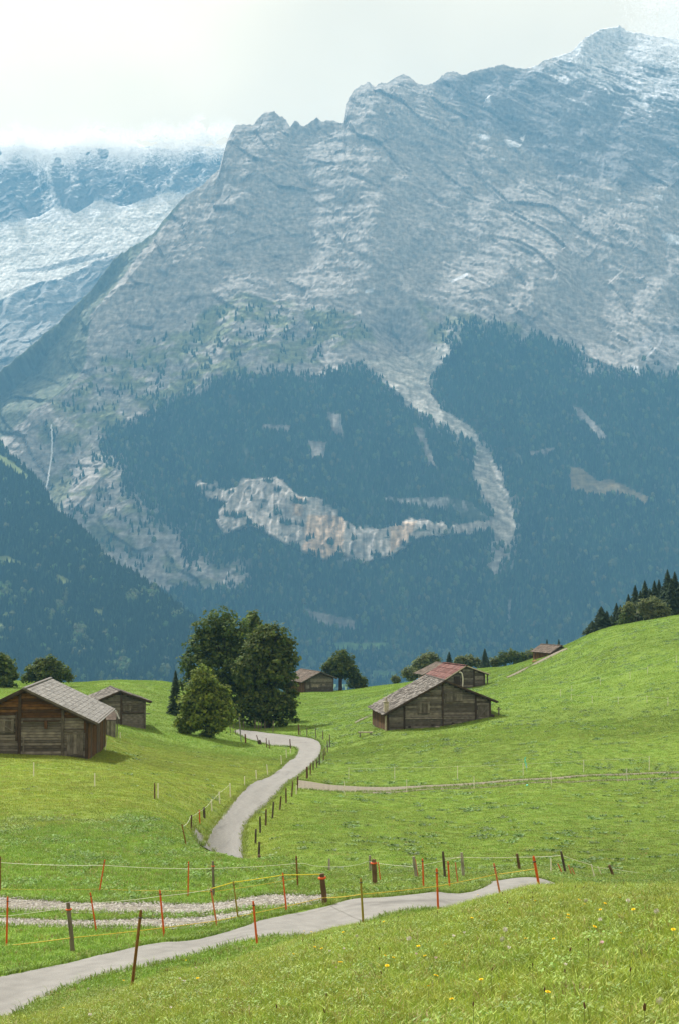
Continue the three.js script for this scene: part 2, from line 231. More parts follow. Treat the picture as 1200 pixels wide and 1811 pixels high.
strip('footpath', 'pale worn path at the left side of the chimney barn', hh([[625, 1277, 628, 1280], [645, 1268, 647, 1271], [656, 1264, 658, 1266]]), M.dirt, 0.06, 8, 4);
indexPaved();

// ------------------------------------------------------------------ mountains: each is a relief standing on a sloping face, d(y) metres away at height y
function faceOf(dOf) { return (px, py) => { const q = at(px, py, 1000), t = q.y / 1000; let d = 3000; for (let k = 0; k < 60; k++) d = lerp(d, dOf(t * d), 0.5); return at(px, py, d); }; }
const inside = (poly, x, y) => { let r = false; for (let i = 0, j = poly.length - 1; i < poly.length; j = i++) { const [a, b] = poly[i], [c, e] = poly[j]; if ((b > y) !== (e > y) && x < (c - a) * (y - b) / (e - b) + a) r = !r; } return r; };
function edgeDist(poly, x, y) { let m = 1e9; for (let i = 0, j = poly.length - 1; i < poly.length; j = i++) { const [a, b] = poly[i], [c, e] = poly[j], dx = c - a, dy = e - b, t = clamp(((x - a) * dx + (y - b) * dy) / (dx * dx + dy * dy || 1)); m = Math.min(m, (x - a - t * dx) ** 2 + (y - b - t * dy) ** 2); } return Math.sqrt(m); }
// soft membership of outlined ground: outline in world x, y; feathered and ragged over w metres
function zone(face, pts, w = 12, soft = 0.4) {
  const poly = pts.map(([px, py]) => { const p = face(px, py); return [p.x, p.y]; }), xs = poly.map((p) => p[0]), ys = poly.map((p) => p[1]), bx = [Math.min(...xs) - 3 * w, Math.max(...xs) + 3 * w, Math.min(...ys) - 3 * w, Math.max(...ys) + 3 * w];
  return (x, y, rag = 1) => { if (x < bx[0] || x > bx[1] || y < bx[2] || y > bx[3]) return 0; const d = (inside(poly, x, y) ? 1 : -1) * edgeDist(poly, x, y) + rag * w * 1.3 * fbm(x / (w * 2.2), y / (w * 2.2), 3); return sstep(-w * soft, w * soft, d); };
}
function ridgeOf(face, pts) { const r = pts.map(([px, py]) => { const p = face(px, py); return [p.x, p.y]; }); return (x) => { if (x <= r[0][0]) return r[0][1]; for (let i = 1; i < r.length; i++) if (x <= r[i][0]) return lerp(r[i - 1][1], r[i][1], (x - r[i - 1][0]) / (r[i][0] - r[i - 1][0] || 1)); return r[r.length - 1][1]; }; }
function mountain(name, label, o) {
  const { x0, x1, nx, ny, foot, ridge, dOf, relief, colour, mat, uvScale, jag } = o, back = 10, rows = ny + back, pos = new Float32Array((nx + 1) * (rows + 1) * 3), col = new Float32Array((nx + 1) * (rows + 1) * 3), uv = new Float32Array((nx + 1) * (rows + 1) * 2), idx = new Uint32Array(nx * rows * 6); let q = 0;
  for (let i = 0; i <= nx; i++) {
    const x = lerp(x0, x1, i / nx), R = ridge(x) + (jag ? jag(x) : 0); let Rs = 0; for (let k = -8; k <= 8; k++) Rs += ridge(x + k * 22) / 17;
    for (let j = 0; j <= rows; j++) {
      const v = j * (nx + 1) + i; let y, z;
      if (j <= ny) { y = lerp(foot, Rs, j / ny) + (R - Rs) * Math.pow(j / ny, 9); const nearTop = sstep(0, 60, R - y); z = -dOf(y) + relief(x, y) * (0.25 + 0.75 * nearTop); }
      else { const k = j - ny; y = R - k * k * 6; z = -dOf(R) + relief(x, R) * 0.25 - k * 22; }
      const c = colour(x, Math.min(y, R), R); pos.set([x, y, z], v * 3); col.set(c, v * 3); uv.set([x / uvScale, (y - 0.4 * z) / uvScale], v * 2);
      if (i && j) { const a = v - nx - 2, b = v - nx - 1, d = v, e = v - 1; idx.set([a, b, d, a, d, e], q); q += 6; }
    }
  }
  const g = new THREE.BufferGeometry(); g.setAttribute('position', new THREE.BufferAttribute(pos, 3)); g.setAttribute('color', new THREE.BufferAttribute(col, 3)); g.setAttribute('uv', new THREE.BufferAttribute(uv, 2)); g.setIndex(new THREE.BufferAttribute(idx, 1)); g.computeVertexNormals();
  return struct(new THREE.Mesh(g, mat), name, label);
}
const mixc = (c, R, G, B, k) => { c[0] += (R - c[0]) * k; c[1] += (G - c[1]) * k; c[2] += (B - c[2]) * k; };

// rock broken into tilted facets: every cell of a jittered grid is a plane of its own slope
function facets(x, y, seed) {
  const ix = Math.floor(x), iy = Math.floor(y); let best = 9, h = 0;
  for (let a = -1; a <= 1; a++) for (let b = -1; b <= 1; b++) { const k = PERM[(ix + a & 255) + PERM[(iy + b + seed) & 255]], k2 = PERM[k + 91], cx = ix + a + k / 255, cy = iy + b + k2 / 255, d = (x - cx) ** 2 + (y - cy) ** 2; if (d < best) { best = d; h = (x - cx) * GX[PERM[k + 7]] + (y - cy) * GY[PERM[k + 7]] + (k2 / 255 - 0.5) * 0.7; } }
  return h;
}
// beds rise gently on the left of the wall and fall away on its right
const dipAt = (x) => 0.2 * x - 0.72 * 140 * Math.log(1 + Math.exp((x - 60) / 140));
// main rock wall
const dM = (y) => 3400 + 0.85 * y, fM = faceOf(dM);
const ridgeM = ridgeOf(fM, [[-200, 800], [-60, 690], [0, 645], [60, 600], [110, 560], [160, 510], [200, 455], [270, 415], [300, 375], [330, 345], [365, 322], [388, 300], [397, 270], [404, 245], [415, 224], [430, 217], [447, 222], [456, 208], [470, 199], [486, 197], [500, 206], [508, 214], [513, 222], [521, 212], [534, 219], [546, 216], [560, 207], [572, 213], [586, 211], [600, 216], [606, 216], [611, 187], [618, 172], [626, 156], [640, 152], [650, 146], [657, 152], [664, 155], [674, 146], [682, 149], [692, 140], [702, 136], [713, 132], [724, 138], [735, 147], [750, 149], [765, 148], [778, 136], [790, 128], [800, 126], [815, 131], [838, 124], [860, 120], [890, 113], [912, 120], [930, 121], [950, 115], [958, 108], [985, 100], [1010, 91], [1022, 78], [1035, 66], [1060, 51], [1085, 47], [1095, 44], [1106, 52], [1150, 62], [1200, 70], [1300, 60], [1450, 80]]);
const Z = {};
const defs = {
  forestL: [[[172, 798], [200, 765], [240, 742], [300, 705], [360, 685], [420, 672], [470, 652], [520, 665], [580, 668], [640, 652], [662, 668], [690, 695], [740, 728], [790, 757], [842, 776], [846, 800], [838, 830], [846, 850], [868, 885], [880, 940], [888, 970], [874, 1000], [884, 1030], [890, 1240], [330, 1240], [300, 1080], [380, 1060], [440, 1040], [425, 1000], [335, 965], [330, 930], [300, 925], [250, 900], [240, 850]], 40, 0.8],
  forestR: [[[770, 700], [775, 660], [790, 610], [830, 582], [880, 590], [920, 605], [965, 600], [1000, 618], [1040, 655], [1075, 668], [1120, 668], [1150, 655], [1200, 662], [1330, 640], [1330, 1240], [885, 1240], [892, 1020], [890, 1000], [905, 970], [925, 930], [912, 880], [900, 850], [880, 800], [855, 772], [845, 755], [800, 730]], 40, 0.8],
  low: [[[-60, 1050], [330, 1040], [1330, 1100], [1330, 1260], [-60, 1260]], 20],
  cliff: [[[345, 858], [380, 850], [400, 872], [440, 848], [490, 845], [530, 880], [560, 880], [600, 912], [650, 940], [700, 925], [760, 920], [805, 930], [805, 945], [740, 952], [690, 985], [640, 997], [600, 980], [570, 991], [530, 976], [480, 950], [440, 930], [400, 948], [383, 922], [400, 890], [350, 876]], 12],
  warm: [[[545, 912], [608, 912], [606, 975], [575, 990], [535, 975]], 8], warm2: [[[520, 880], [536, 880], [535, 915], [520, 912]], 5], warm3: [[[690, 925], [735, 922], [720, 955], [688, 978]], 6],
  cliff3: [[[800, 928], [850, 918], [885, 915], [890, 935], [850, 942], [805, 948]], 9],
  cliff2: [[[680, 880], [760, 880], [820, 880], [850, 905], [872, 915], [840, 926], [800, 902], [690, 890]], 9],
  scree: [[[640, 640], [665, 632], [720, 618], [785, 605], [800, 620], [765, 655], [752, 678], [782, 718], [835, 748], [852, 770], [845, 777], [800, 757], [740, 724], [700, 692], [668, 655]], 8],
  gully: [[[846, 776], [872, 800], [890, 845], [907, 880], [918, 935], [898, 966], [884, 940], [872, 885], [842, 845], [840, 805]], 6],
  tail: [[[886, 972], [872, 1000], [884, 1026], [888, 1000]], 4], tail2: [[[903, 1060], [910, 1060], [910, 1100], [903, 1100]], 4],
  glade: [[[1010, 824], [1030, 826], [1060, 850], [1078, 845], [1145, 880], [1142, 892], [1090, 872], [1060, 876], [1010, 866]], 4],
  pale1: [[[466, 754], [515, 754], [515, 767], [466, 765]], 4], pale2: [[[545, 780], [578, 782], [574, 816], [548, 810]], 5], pale3: [[[730, 752], [748, 758], [770, 825], [758, 828]], 4], pale4: [[[938, 798], [985, 788], [985, 800], [940, 806]], 4], pale5: [[[1010, 712], [1030, 720], [1075, 775], [1060, 778]], 5], pale6: [[[530, 1078], [575, 1085], [630, 1100], [625, 1116], [570, 1108]], 5], pale7: [[[575, 728], [600, 735], [606, 775], [590, 770]], 5],
  field1: [[[583, 1136], [640, 1138], [690, 1136], [680, 1148], [600, 1152]], 3], field2: [[[660, 1186], [700, 1188], [700, 1201], [655, 1200]], 3],
  grassA: [[[90, 700], [150, 650], [300, 585], [420, 520], [520, 540], [640, 560], [660, 600], [560, 640], [470, 645], [400, 670], [300, 700], [200, 750], [120, 790]], 40],
  grassB: [[[150, 640], [158, 560], [270, 425], [330, 350], [200, 440], [90, 570], [-60, 670], [-60, 800], [20, 760], [70, 720], [140, 665]], 10],
  grassC: [[[740, 540], [840, 560], [960, 590], [900, 600], [860, 640], [880, 700], [900, 760], [860, 770], [800, 720], [780, 640]], 25],
  rockLow: [[[60, 730], [170, 795], [240, 850], [250, 900], [330, 930], [335, 965], [425, 1000], [440, 1040], [300, 1050], [200, 1000], [90, 900], [70, 800]], 14],
  snowA: [[[843, 236], [868, 240], [862, 249], [850, 246]], 2], snowB: [[[888, 245], [912, 246], [924, 250], [918, 258], [900, 258]], 2], snowC: [[[857, 176], [864, 168], [866, 182], [860, 181]], 1.5], snowD: [[[1166, 414], [1205, 420], [1215, 440], [1180, 432]], 3], snowE: [[[644, 513], [662, 508], [660, 515], [646, 518]], 2], snowF: [[[792, 496], [826, 481], [826, 487], [800, 498]], 2], snowG: [[[1110, 648], [1124, 652], [1124, 664], [1114, 660]], 2], snowH: [[[1153, 347], [1170, 348], [1168, 357], [1156, 354]], 2], snowI: [[[1086, 350], [1096, 354], [1094, 358], [1086, 354]], 1.5], snowJ: [[[920, 238], [930, 234], [926, 246]], 1.5], snowK: [[[884, 275], [894, 276], [892, 280]], 1.5], snowL: [[[1152, 368], [1159, 369], [1158, 375], [1153, 374]], 1.5],
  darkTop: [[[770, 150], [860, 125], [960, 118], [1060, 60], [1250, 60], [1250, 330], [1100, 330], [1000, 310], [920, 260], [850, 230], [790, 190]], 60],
  bowl: [[[1120, 600], [1200, 560], [1300, 560], [1300, 650], [1200, 660], [1130, 655]], 14],
};
for (const k in defs) Z[k] = zone(fM, ...defs[k]);
const couloir = [[700, 590], [740, 640], [770, 690], [845, 765], [870, 820], [895, 890], [905, 945], [882, 1000], [906, 1080], [900, 1180]].map(([a, b]) => { const p = fM(a, b); return [p.x, p.y]; });
const lineDist = (line, x, y) => { let m = 1e9; for (let i = 1; i < line.length; i++) { const [a, b] = line[i - 1], [c, e] = line[i], dx = c - a, dy = e - b, t = clamp(((x - a) * dx + (y - b) * dy) / (dx * dx + dy * dy)); m = Math.min(m, (x - a - t * dx) ** 2 + (y - b - t * dy) ** 2); } return Math.sqrt(m); };
const crestL = [[300, 375], [285, 430], [245, 480], [160, 560], [150, 655], [62, 725], [40, 800]].map(([a, b]) => { const p = fM(a, b); return [p.x, p.y]; });
const crestX = (y) => { for (let i = 1; i < crestL.length; i++) if (y >= crestL[i][1]) return lerp(crestL[i][0], crestL[i - 1][0], clamp((y - crestL[i][1]) / (crestL[i - 1][1] - crestL[i][1]))); return crestL[crestL.length - 1][0]; };
const ledge = (x, y) => sstep(-0.34, -0.16, fbm(x / 46 + 2, y / 20, 3) + 0.06), woodedM = (x, y) => { const bare = Math.max(Math.max(Z.cliff(x, y, 1.7), Z.cliff3(x, y)) * ledge(x, y), Z.cliff2(x, y), Z.scree(x, y), Z.gully(x, y), Z.tail(x, y), Z.tail2(x, y), Z.glade(x, y), Z.pale1(x, y), Z.pale2(x, y), Z.pale3(x, y), Z.pale4(x, y), Z.pale5(x, y), Z.pale6(x, y), Z.pale7(x, y), Z.field1(x, y), Z.field2(x, y)); return clamp(Math.max(Z.forestL(x, y), Z.forestR(x, y), Z.low(x, y)) - bare * 1.2); };
function reliefM(x, y) {
  const wx = x + 70 * fbm(x / 330, y / 330, 3), wy = y + 50 * fbm(x / 260 + 40, y / 260, 3), wood = Math.max(Z.forestL(x, y, 0), Z.forestR(x, y, 0), Z.low(x, y, 0));
  const rocky = 1 - 0.72 * wood, steep = sstep(350, 900, y);
  let r = 32 * (ridged(wx / 420 + 0.8, wy / 1150 + 2.2, 2) - 0.5) + 84 * fbm(wx / 300, wy / 420, 3);
  r += rocky * (22 * (ridged((wx + 0.4 * y) / 170, y / 620, 3) - 0.45) + 6 * facets((wx + 0.5 * y) / 210, (y - dipAt(x)) / 330, 12) + 9 * facets((wx + 0.5 * y) / 95, (y - dipAt(x)) / 120, 3) + 5 * facets((wx + 0.35 * y) / 42, (y - dipAt(x)) / 46, 8) + 3 * facets((x + 0.2 * y) / 18, (y - dipAt(x)) / 17, 5) + 2 * fbm(x / 9, y / 9, 2)) + 30 * wood * fbm((x + 0.3 * y) / 70 + 4, y / 160, 3);
  const dip = (y - dipAt(x) + 26 * fbm(x / 120, y / 120, 3)), st = (p, s) => { const f = dip / p + s - Math.floor(dip / p + s); return f < 0.75 ? f / 0.75 : (1 - f) / 0.25; };
  r += rocky * steep * (5 * (0.5 - st(58, 0.1)) + 2 * (0.5 - st(23, 0.4)));
  r += -75 * Math.exp(-((lineDist(couloir, x, y) / 75) ** 2));
  const flank = crestX(y) - x; if (flank > 0 && y > 350) r -= 0.9 * flank * sstep(350, 500, y);
  const cl = Z.cliff(x, y, 0); r += cl * (16 + 9 * facets(x / 16, y / 55, 4));
  return r;
}
function colourM(x, y, R) {
  const n = fbm(x / 70, y / 70, 4), f = fbm(x / 14 + 3, y / 20, 3), hi = sstep(900, 1500, y);
  const streak = fbm(x / 11 + 0.25 * y / 11, y / 70, 3), bed = fbm((x + y * 0.5) / 150, (y - dipAt(x) + 40 * fbm(x / 90, y / 90, 3)) / 13, 3), fc = facets((x + 0.35 * y) / 26, (y - dipAt(x)) / 20, 2), crack = sstep(0.88, 0.99, 1 - Math.abs(noise((x + 0.3 * y) / 34, y / 75))) + 0.7 * sstep(0.9, 0.99, 1 - Math.abs(noise((x + 9 * n) / 90 + 5, (y - dipAt(x)) / 24)));
  let k = (1 + 0.14 * n + 0.16 * f + 0.14 * streak + 0.32 * bed + 0.14 * fc) * (1 - 0.26 * Math.min(1, crack));
  const c = [0.43 * k, 0.40 * k, 0.36 * k];
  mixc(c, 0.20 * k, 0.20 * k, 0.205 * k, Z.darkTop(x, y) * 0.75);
  const g = Math.max(Z.grassA(x, y), Z.grassC(x, y) * 0.8); mixc(c, 0.19 * k, 0.215 * k, 0.08 * k, g * sstep(-0.2, 0.12, n + 0.6 * bed) * 0.85);
  mixc(c, 0.085 * k, 0.115 * k, 0.045 * k, Z.grassB(x, y) * (0.75 + 0.25 * streak));
  mixc(c, 0.16 * k, 0.18 * k, 0.07 * k, Z.rockLow(x, y) * sstep(-0.05, 0.25, n + 0.5 * bed) * 0.8);
  mixc(c, 0.34 * k, 0.335 * k, 0.33 * k, Z.bowl(x, y) * 0.7);
  mixc(c, 0.05, 0.075, 0.034, Math.max(Z.forestL(x, y), Z.forestR(x, y), Z.low(x, y)) * 0.9);
  const kk = 1 + 0.4 * f + 0.9 * fbm(x / 7, y / 90, 3) + 0.3 * n; mixc(c, 0.42 * kk, 0.385 * kk, 0.335 * kk, Math.max(Z.cliff(x, y, 1.7), Z.cliff3(x, y)) * ledge(x, y)); mixc(c, 0.58 * kk, 0.43 * kk, 0.29 * kk, 0.95 * Math.max(Z.warm(x, y), Z.warm2(x, y), Z.warm3(x, y)) * ledge(x, y));
  mixc(c, 0.36 * kk, 0.35 * kk, 0.33 * kk, Z.cliff2(x, y) * sstep(-0.2, 0.1, n + streak));
  const ks = 1 + 0.8 * bed + 0.4 * f; mixc(c, 0.58 * ks, 0.555 * ks, 0.49 * ks, Z.scree(x, y)); mixc(c, 0.52 * ks, 0.49 * ks, 0.43 * ks, Z.gully(x, y) * sstep(-0.35, -0.05, bed + n)); mixc(c, 0.38, 0.36, 0.33, Math.max(Z.tail(x, y), Z.tail2(x, y) * 0.6));
  mixc(c, 0.25, 0.20, 0.11, Z.glade(x, y)); mixc(c, 0.32 * kk, 0.29 * kk, 0.27 * kk, 0.7 * Math.max(Z.pale1(x, y), Z.pale2(x, y), Z.pale3(x, y), Z.pale4(x, y), Z.pale5(x, y), Z.pale6(x, y), Z.pale7(x, y))); mixc(c, 0.14, 0.24, 0.07, Math.max(Z.field1(x, y), Z.field2(x, y)));
  const sn = Math.max(Z.snowA(x, y), Z.snowB(x, y), Z.snowC(x, y), Z.snowD(x, y), Z.snowE(x, y), Z.snowF(x, y), Z.snowG(x, y), Z.snowH(x, y), Z.snowI(x, y), Z.snowJ(x, y), Z.snowK(x, y), Z.snowL(x, y));
  const dust = sstep(0.12, 0.42, bed * 1.3 + 0.5 * n + 0.6 * f - 0.78 + 1.25 * sstep(1650, 2150, y + 0.35 * (x - 650)) * sstep(450, 900, x) + 0.25 * sstep(2000, 2200, y)) * sstep(300, 700, x) * sstep(1500, 1700, y);
  mixc(c, 0.82, 0.84, 0.86, Math.max(sn, dust * 0.9));
  return c;
}
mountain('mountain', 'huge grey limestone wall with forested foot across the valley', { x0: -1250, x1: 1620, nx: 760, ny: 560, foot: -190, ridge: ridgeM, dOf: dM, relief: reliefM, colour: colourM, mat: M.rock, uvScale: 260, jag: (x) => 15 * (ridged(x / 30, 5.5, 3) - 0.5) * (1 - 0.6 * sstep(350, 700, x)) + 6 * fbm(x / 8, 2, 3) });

// snowy back wall and glacier in the corrie to the left
const dBt = [[500, 4700], [830, 5150], [1180, 5700], [1330, 5850], [1480, 6020], [1900, 6420], [2600, 7000]];
const dB = (y) => { if (y <= 500) return 4700 - (500 - y) * 0.5; for (let i = 1; i < dBt.length; i++) if (y <= dBt[i][0]) return lerp(dBt[i - 1][1], dBt[i][1], (y - dBt[i - 1][0]) / (dBt[i][0] - dBt[i - 1][0])); return 7000; };
const fB = faceOf(dB), lowB = [fB(60, 470).y, fB(60, 440).y], ridgeB = fB(200, 260).y, topB = [fB(200, 285).y, fB(200, 250).y];
const GB = {
  ice: zone(fB, [[-120, 405], [0, 394], [50, 386], [70, 381], [92, 368], [101, 364], [118, 370], [133, 376], [155, 364], [175, 351], [195, 358], [217, 365], [250, 355], [280, 346], [300, 334], [312, 342], [329, 339], [420, 330], [420, 420], [250, 440], [192, 455], [168, 465], [140, 478], [105, 496], [70, 500], [35, 517], [0, 532], [-120, 560]], 9),
  moraine: zone(fB, [[30, 478], [90, 470], [140, 455], [190, 447], [192, 452], [150, 464], [90, 478], [30, 482]], 5), moraine2: zone(fB, [[10, 530], [35, 512], [70, 498], [100, 494], [95, 506], [60, 518], [30, 532]], 6),
  snowEdge: zone(fB, [[-120, 405], [0, 394], [70, 381], [101, 364], [133, 376], [175, 351], [217, 365], [280, 346], [329, 339], [420, 325], [420, 345], [330, 350], [280, 358], [217, 374], [133, 390], [70, 394], [0, 408], [-120, 425]], 7),
  gash1: zone(fB, [[68, 375], [84, 300], [92, 268], [100, 268], [92, 310], [100, 345], [104, 366], [90, 370]], 4), gash2: zone(fB, [[60, 260], [66, 260], [72, 320], [78, 350], [72, 350]], 3), gash3: zone(fB, [[246, 285], [254, 275], [258, 290], [248, 300]], 3), gash4: zone(fB, [[196, 345], [222, 325], [222, 330], [200, 350]], 3), gash5: zone(fB, [[275, 345], [300, 318], [312, 325], [300, 340], [285, 350]], 3), gash6: zone(fB, [[308, 303], [335, 285], [352, 266], [356, 268], [338, 290], [312, 306]], 3),
};
mountain('mountain', 'far snow-streaked rock wall above a glacier, its top in cloud', {
  x0: -2200, x1: -250, nx: 460, ny: 420, foot: 350, ridge: (x) => ridgeB + 22 * noise(x / 150, 3), dOf: dB, mat: M.rock, uvScale: 260,
  relief: (x, y) => { const ice = GB.ice(x, y, 0); return (1 - 0.85 * ice) * (90 * (ridged(x / 190 + 0.3 * y / 190, y / 500, 3) - 0.45) + 22 * facets((x - 0.4 * y) / 90, y / 110, 6) + 12 * facets((x - 0.4 * y) / 36, y / 40, 9)) + ice * (9 * fbm(x / 110, y / 70, 4) + 1.6 * facets(x / 22, y / 16, 4)); },
  colour: (x, y) => {
    const n = fbm(x / 80, y / 80, 4), f = fbm(x / 18, y / 14, 3), bed = fbm((x + y) / 120, (y - 0.42 * x) / 16, 3), ice = GB.ice(x, y), low = 1 - sstep(lowB[0], lowB[1], y);
    const k = 1 + 0.3 * n + 0.3 * f, c = [0.22 * k, 0.215 * k, 0.215 * k]; mixc(c, 0.33 * k * (1 + 0.5 * bed), 0.32 * k * (1 + 0.5 * bed), 0.30 * k * (1 + 0.5 * bed), low);
    const gash = Math.max(GB.gash1(x, y), GB.gash2(x, y), GB.gash3(x, y), GB.gash4(x, y), GB.gash5(x, y), GB.gash6(x, y)) * sstep(-0.3, 0.1, f + 0.4 * n), dust = sstep(0.2, 0.34, 0.5 * bed + 0.6 * f + 0.5 * n - 0.2 + 0.3 * sstep(1750, 2050, y) + 0.6 * sstep(topB[0], topB[1], y)) * (1 - low);
    mixc(c, 0.84, 0.85, 0.86, Math.max(gash, dust * 0.85));
    const g = 1 + 0.1 * bed + 0.08 * f + 0.12 * n; mixc(c, 0.88 * g, 0.86 * g, 0.80 * g, ice); mixc(c, 0.88, 0.88, 0.87, GB.snowEdge(x, y)); mixc(c, 0.24, 0.25, 0.25, Math.max(GB.moraine(x, y), GB.moraine2(x, y)) * 0.85); return c.map((v) => Math.min(v, 0.9));
  } });

// wooded slope on the left
const dC = (y) => 2650 + 1.7 * Math.max(y, -110), fC = faceOf(dC);
const ridgeC = ridgeOf(fC, [[-300, 560], [-60, 735], [0, 783], [22, 808], [60, 842], [88, 880], [100, 905], [150, 940], [190, 990], [250, 1024], [300, 1062], [345, 1100], [400, 1150], [470, 1215], [560, 1290]]);
const CZ = [zone(fC, [[-10, 985], [10, 982], [42, 997], [40, 1004], [15, 996], [-10, 1002]], 3), zone(fC, [[99, 1014], [132, 1028], [134, 1038], [110, 1037], [98, 1028]], 3), zone(fC, [[163, 1075], [183, 1078], [182, 1092], [172, 1096], [164, 1088]], 3), zone(fC, [[-10, 1100], [12, 1104], [10, 1114], [-10, 1116]], 3), zone(fC, [[199, 1158], [205, 1158], [216, 1196], [230, 1203], [212, 1203]], 2), zone(fC, [[-5, 800], [20, 815], [60, 850], [40, 845], [0, 820]], 4)];
const openC = (x, y) => Math.max(...CZ.map((z) => z(x, y)));
const reliefC = (x, y) => 60 * fbm(x / 160, y / 160, 3) + 18 * fbm(x / 40, y / 40, 3);
mountain('wooded_hill', 'dark spruce-covered slope falling from the left', { x0: -1200, x1: -20, nx: 340, ny: 200, foot: -190, ridge: ridgeC, dOf: dC, mat: M.slope, uvScale: 12, relief: reliefC, colour: (x, y) => { const c = [0.035, 0.055, 0.028]; mixc(c, 0.17, 0.20, 0.075, openC(x, y)); return c; } });

// ------------------------------------------------------------------ far woods: spruces on the slopes
function firGeo(seed, tiers = 5, sides = 7) {
  const r = rngOf(seed), pos = [], tri = (a, b, c) => pos.push(...a, ...b, ...c);
  for (let k = 0; k < tiers; k++) {
    const y0 = 0.06 + 0.86 * k / tiers, y1 = Math.min(1, y0 + 1.75 / tiers), w = 0.19 * Math.pow(1 - k / tiers, 0.85) + 0.015, off = r() * 6;
    for (let i = 0; i < sides * 2; i++) { const a0 = off + i / sides * Math.PI, a1 = off + (i + 1) / sides * Math.PI, r0 = w * (i % 2 ? 0.55 : 1.1) * (0.8 + 0.4 * r()), r1 = w * (i % 2 ? 1.1 : 0.55) * (0.8 + 0.4 * r()); tri([Math.cos(a0) * r0, y0 - (i % 2 ? 0 : 0.03), Math.sin(a0) * r0], [0, y1, 0], [Math.cos(a1) * r1, y0 - (i % 2 ? 0.03 : 0), Math.sin(a1) * r1]); }
  }
  const g = new THREE.BufferGeometry(); g.setAttribute('position', new THREE.Float32BufferAttribute(pos, 3)); g.computeVertexNormals(); return g;
}
function roundGeo(seed) {
  const r = rngOf(seed), g = new THREE.IcosahedronGeometry(0.5, 2), p = g.attributes.position; for (let i = 0; i < p.count; i++) { const v = V3(p.getX(i), p.getY(i), p.getZ(i)), k = 1 + 0.5 * noise(v.x * 5 + seed, v.y * 5 + v.z * 4); p.setXYZ(i, v.x * k * 0.8, v.y * k + 0.5, v.z * k * 0.8); } g.computeVertexNormals(); return g;
}
function forest(name, label, geo, spots, mat) {
  const m = new THREE.InstancedMesh(geo, mat, spots.length), q = new THREE.Object3D(), c = new THREE.Color();
  spots.forEach(([x, y, z, h, w, tone], i) => { q.position.set(x, y, z); q.rotation.set(0, i * 2.4, 0); q.scale.set(h * w, h, h * w); q.updateMatrix(); m.setMatrixAt(i, q.matrix); m.setColorAt(i, c.setRGB(...tone)); });
  return stuff(m, name, label, 'forest');
}
{
  const r = rngOf(41), L = [[], [], []], round = [];
  for (let k = 0; k < 230000 && L[0].length + L[1].length + L[2].length < 60000; k++) {
    const y = lerp(-185, 900, Math.pow(r(), 1.15)), x = lerp(-900, 1250, r()), w = woodedM(x, y); if (y > ridgeM(x) - 10) continue;
    if (r() > w * 0.98) { if (!(r() < 0.16 && (Z.rockLow(x, y) > 0.5 || Z.grassA(x, y) > 0.5 || Z.grassC(x, y) > 0.5) && fbm(x / 45, y / 45, 3) > 0.1)) continue; }
    if (w > 0.5 && fbm(x / 55 + 20, y / 75, 3) > 0.42) continue;
    const h = 12 + 9 * r(), light = Math.pow(r(), 6), t = (0.65 + 0.6 * r()) * (1.15 + 0.9 * fbm(x / 90 + 3, y / 110, 3)), lo = sstep(60, -160, y); L[k % 3].push([x, y - 2, -dM(y) + reliefM(x, y) - 1, h, 0.85 + 0.3 * r(), [(0.026 + 0.035 * light) * t, (0.05 + 0.045 * light) * t, (0.022 + 0.012 * light) * t]]);
    if (r() < 0.035 * (0.9 + lo * 1.6)) round.push([x + 4, y - 2, -dM(y) + reliefM(x, y), 10 + 7 * r(), 0.9, [0.06 + 0.03 * r(), 0.085 + 0.03 * r(), 0.035]]);
  }
  L.forEach((s, i) => forest('far_forest', ['dark spruce forest covering the foot of the great rock wall', 'dense spruce wood mixed through the forest below the rock wall', 'spruces standing close on the lower mountain slopes'][i], firGeo(i + 1), s, M.fir));
  forest('far_forest', 'paler broadleaf trees scattered in the mountain forest', roundGeo(3), round, M.fir);
  const Ls = [[], [], []], rc = [];
  for (let k = 0; k < 220000 && Ls[0].length + Ls[1].length + Ls[2].length < 32000; k++) {
    const x = lerp(-1150, -40, r()), R = ridgeC(x), y = lerp(-180, R, r()); if (openC(x, y) > 0.35 || y > R) continue;
    const px = x / dC(y), grove = fbm(x / 45, y / 45, 3), light = Math.pow(r(), 5), t = 0.75 + 0.5 * r(), z = -dC(y) + reliefC(x, y) * (0.25 + 0.75 * sstep(0, 60, R - y));
    if (grove > 0.3 && y < 40 && r() < 0.6 || r() < 0.02) rc.push([x, y - 1, z, 9 + 6 * r(), 0.95, [0.055 + 0.035 * r(), 0.085 + 0.035 * r(), 0.035]]);
    else Ls[k % 3].push([x, y - 1.5, z, 11 + 9 * r(), 0.85 + 0.3 * r(), [(0.022 + 0.03 * light) * t, (0.042 + 0.04 * light) * t, (0.02 + 0.012 * light) * t]]);
  }
  Ls.forEach((s, i) => forest('hillside_forest', ['spruce wood covering the left hillside', 'spruces mixed through the wood on the left hillside', 'close spruces on the falling left slope'][i], firGeo(i + 11), s, M.fir));
  forest('hillside_forest', 'pale broadleaf trees among the spruces on the left slope', roundGeo(8), rc, M.fir);
}

// waterfall down the left flank
{
  const pts = [[93, 752], [92, 775], [89, 800], [86, 825], [83, 845], [79, 862]].map(([a, b]) => { const p = fM(a, b); return V3(p.x, p.y, -dM(p.y) + reliefM(p.x, p.y) + 14); }), c = new THREE.CatmullRomCurve3(pts), g = new THREE.TubeGeometry(c, 60, 2.3, 6), p = g.attributes.position;
  for (let i = 0; i < p.count; i++) p.setX(i, p.getX(i) + 2.5 * noise(p.getY(i) / 6, 4));
  add(new THREE.Mesh(g, std(rgb(0.6, 0.62, 0.63), { roughness: 0.6 })), 'waterfall', 'thin white waterfall dropping down the cliff at left', 'waterfall');
}

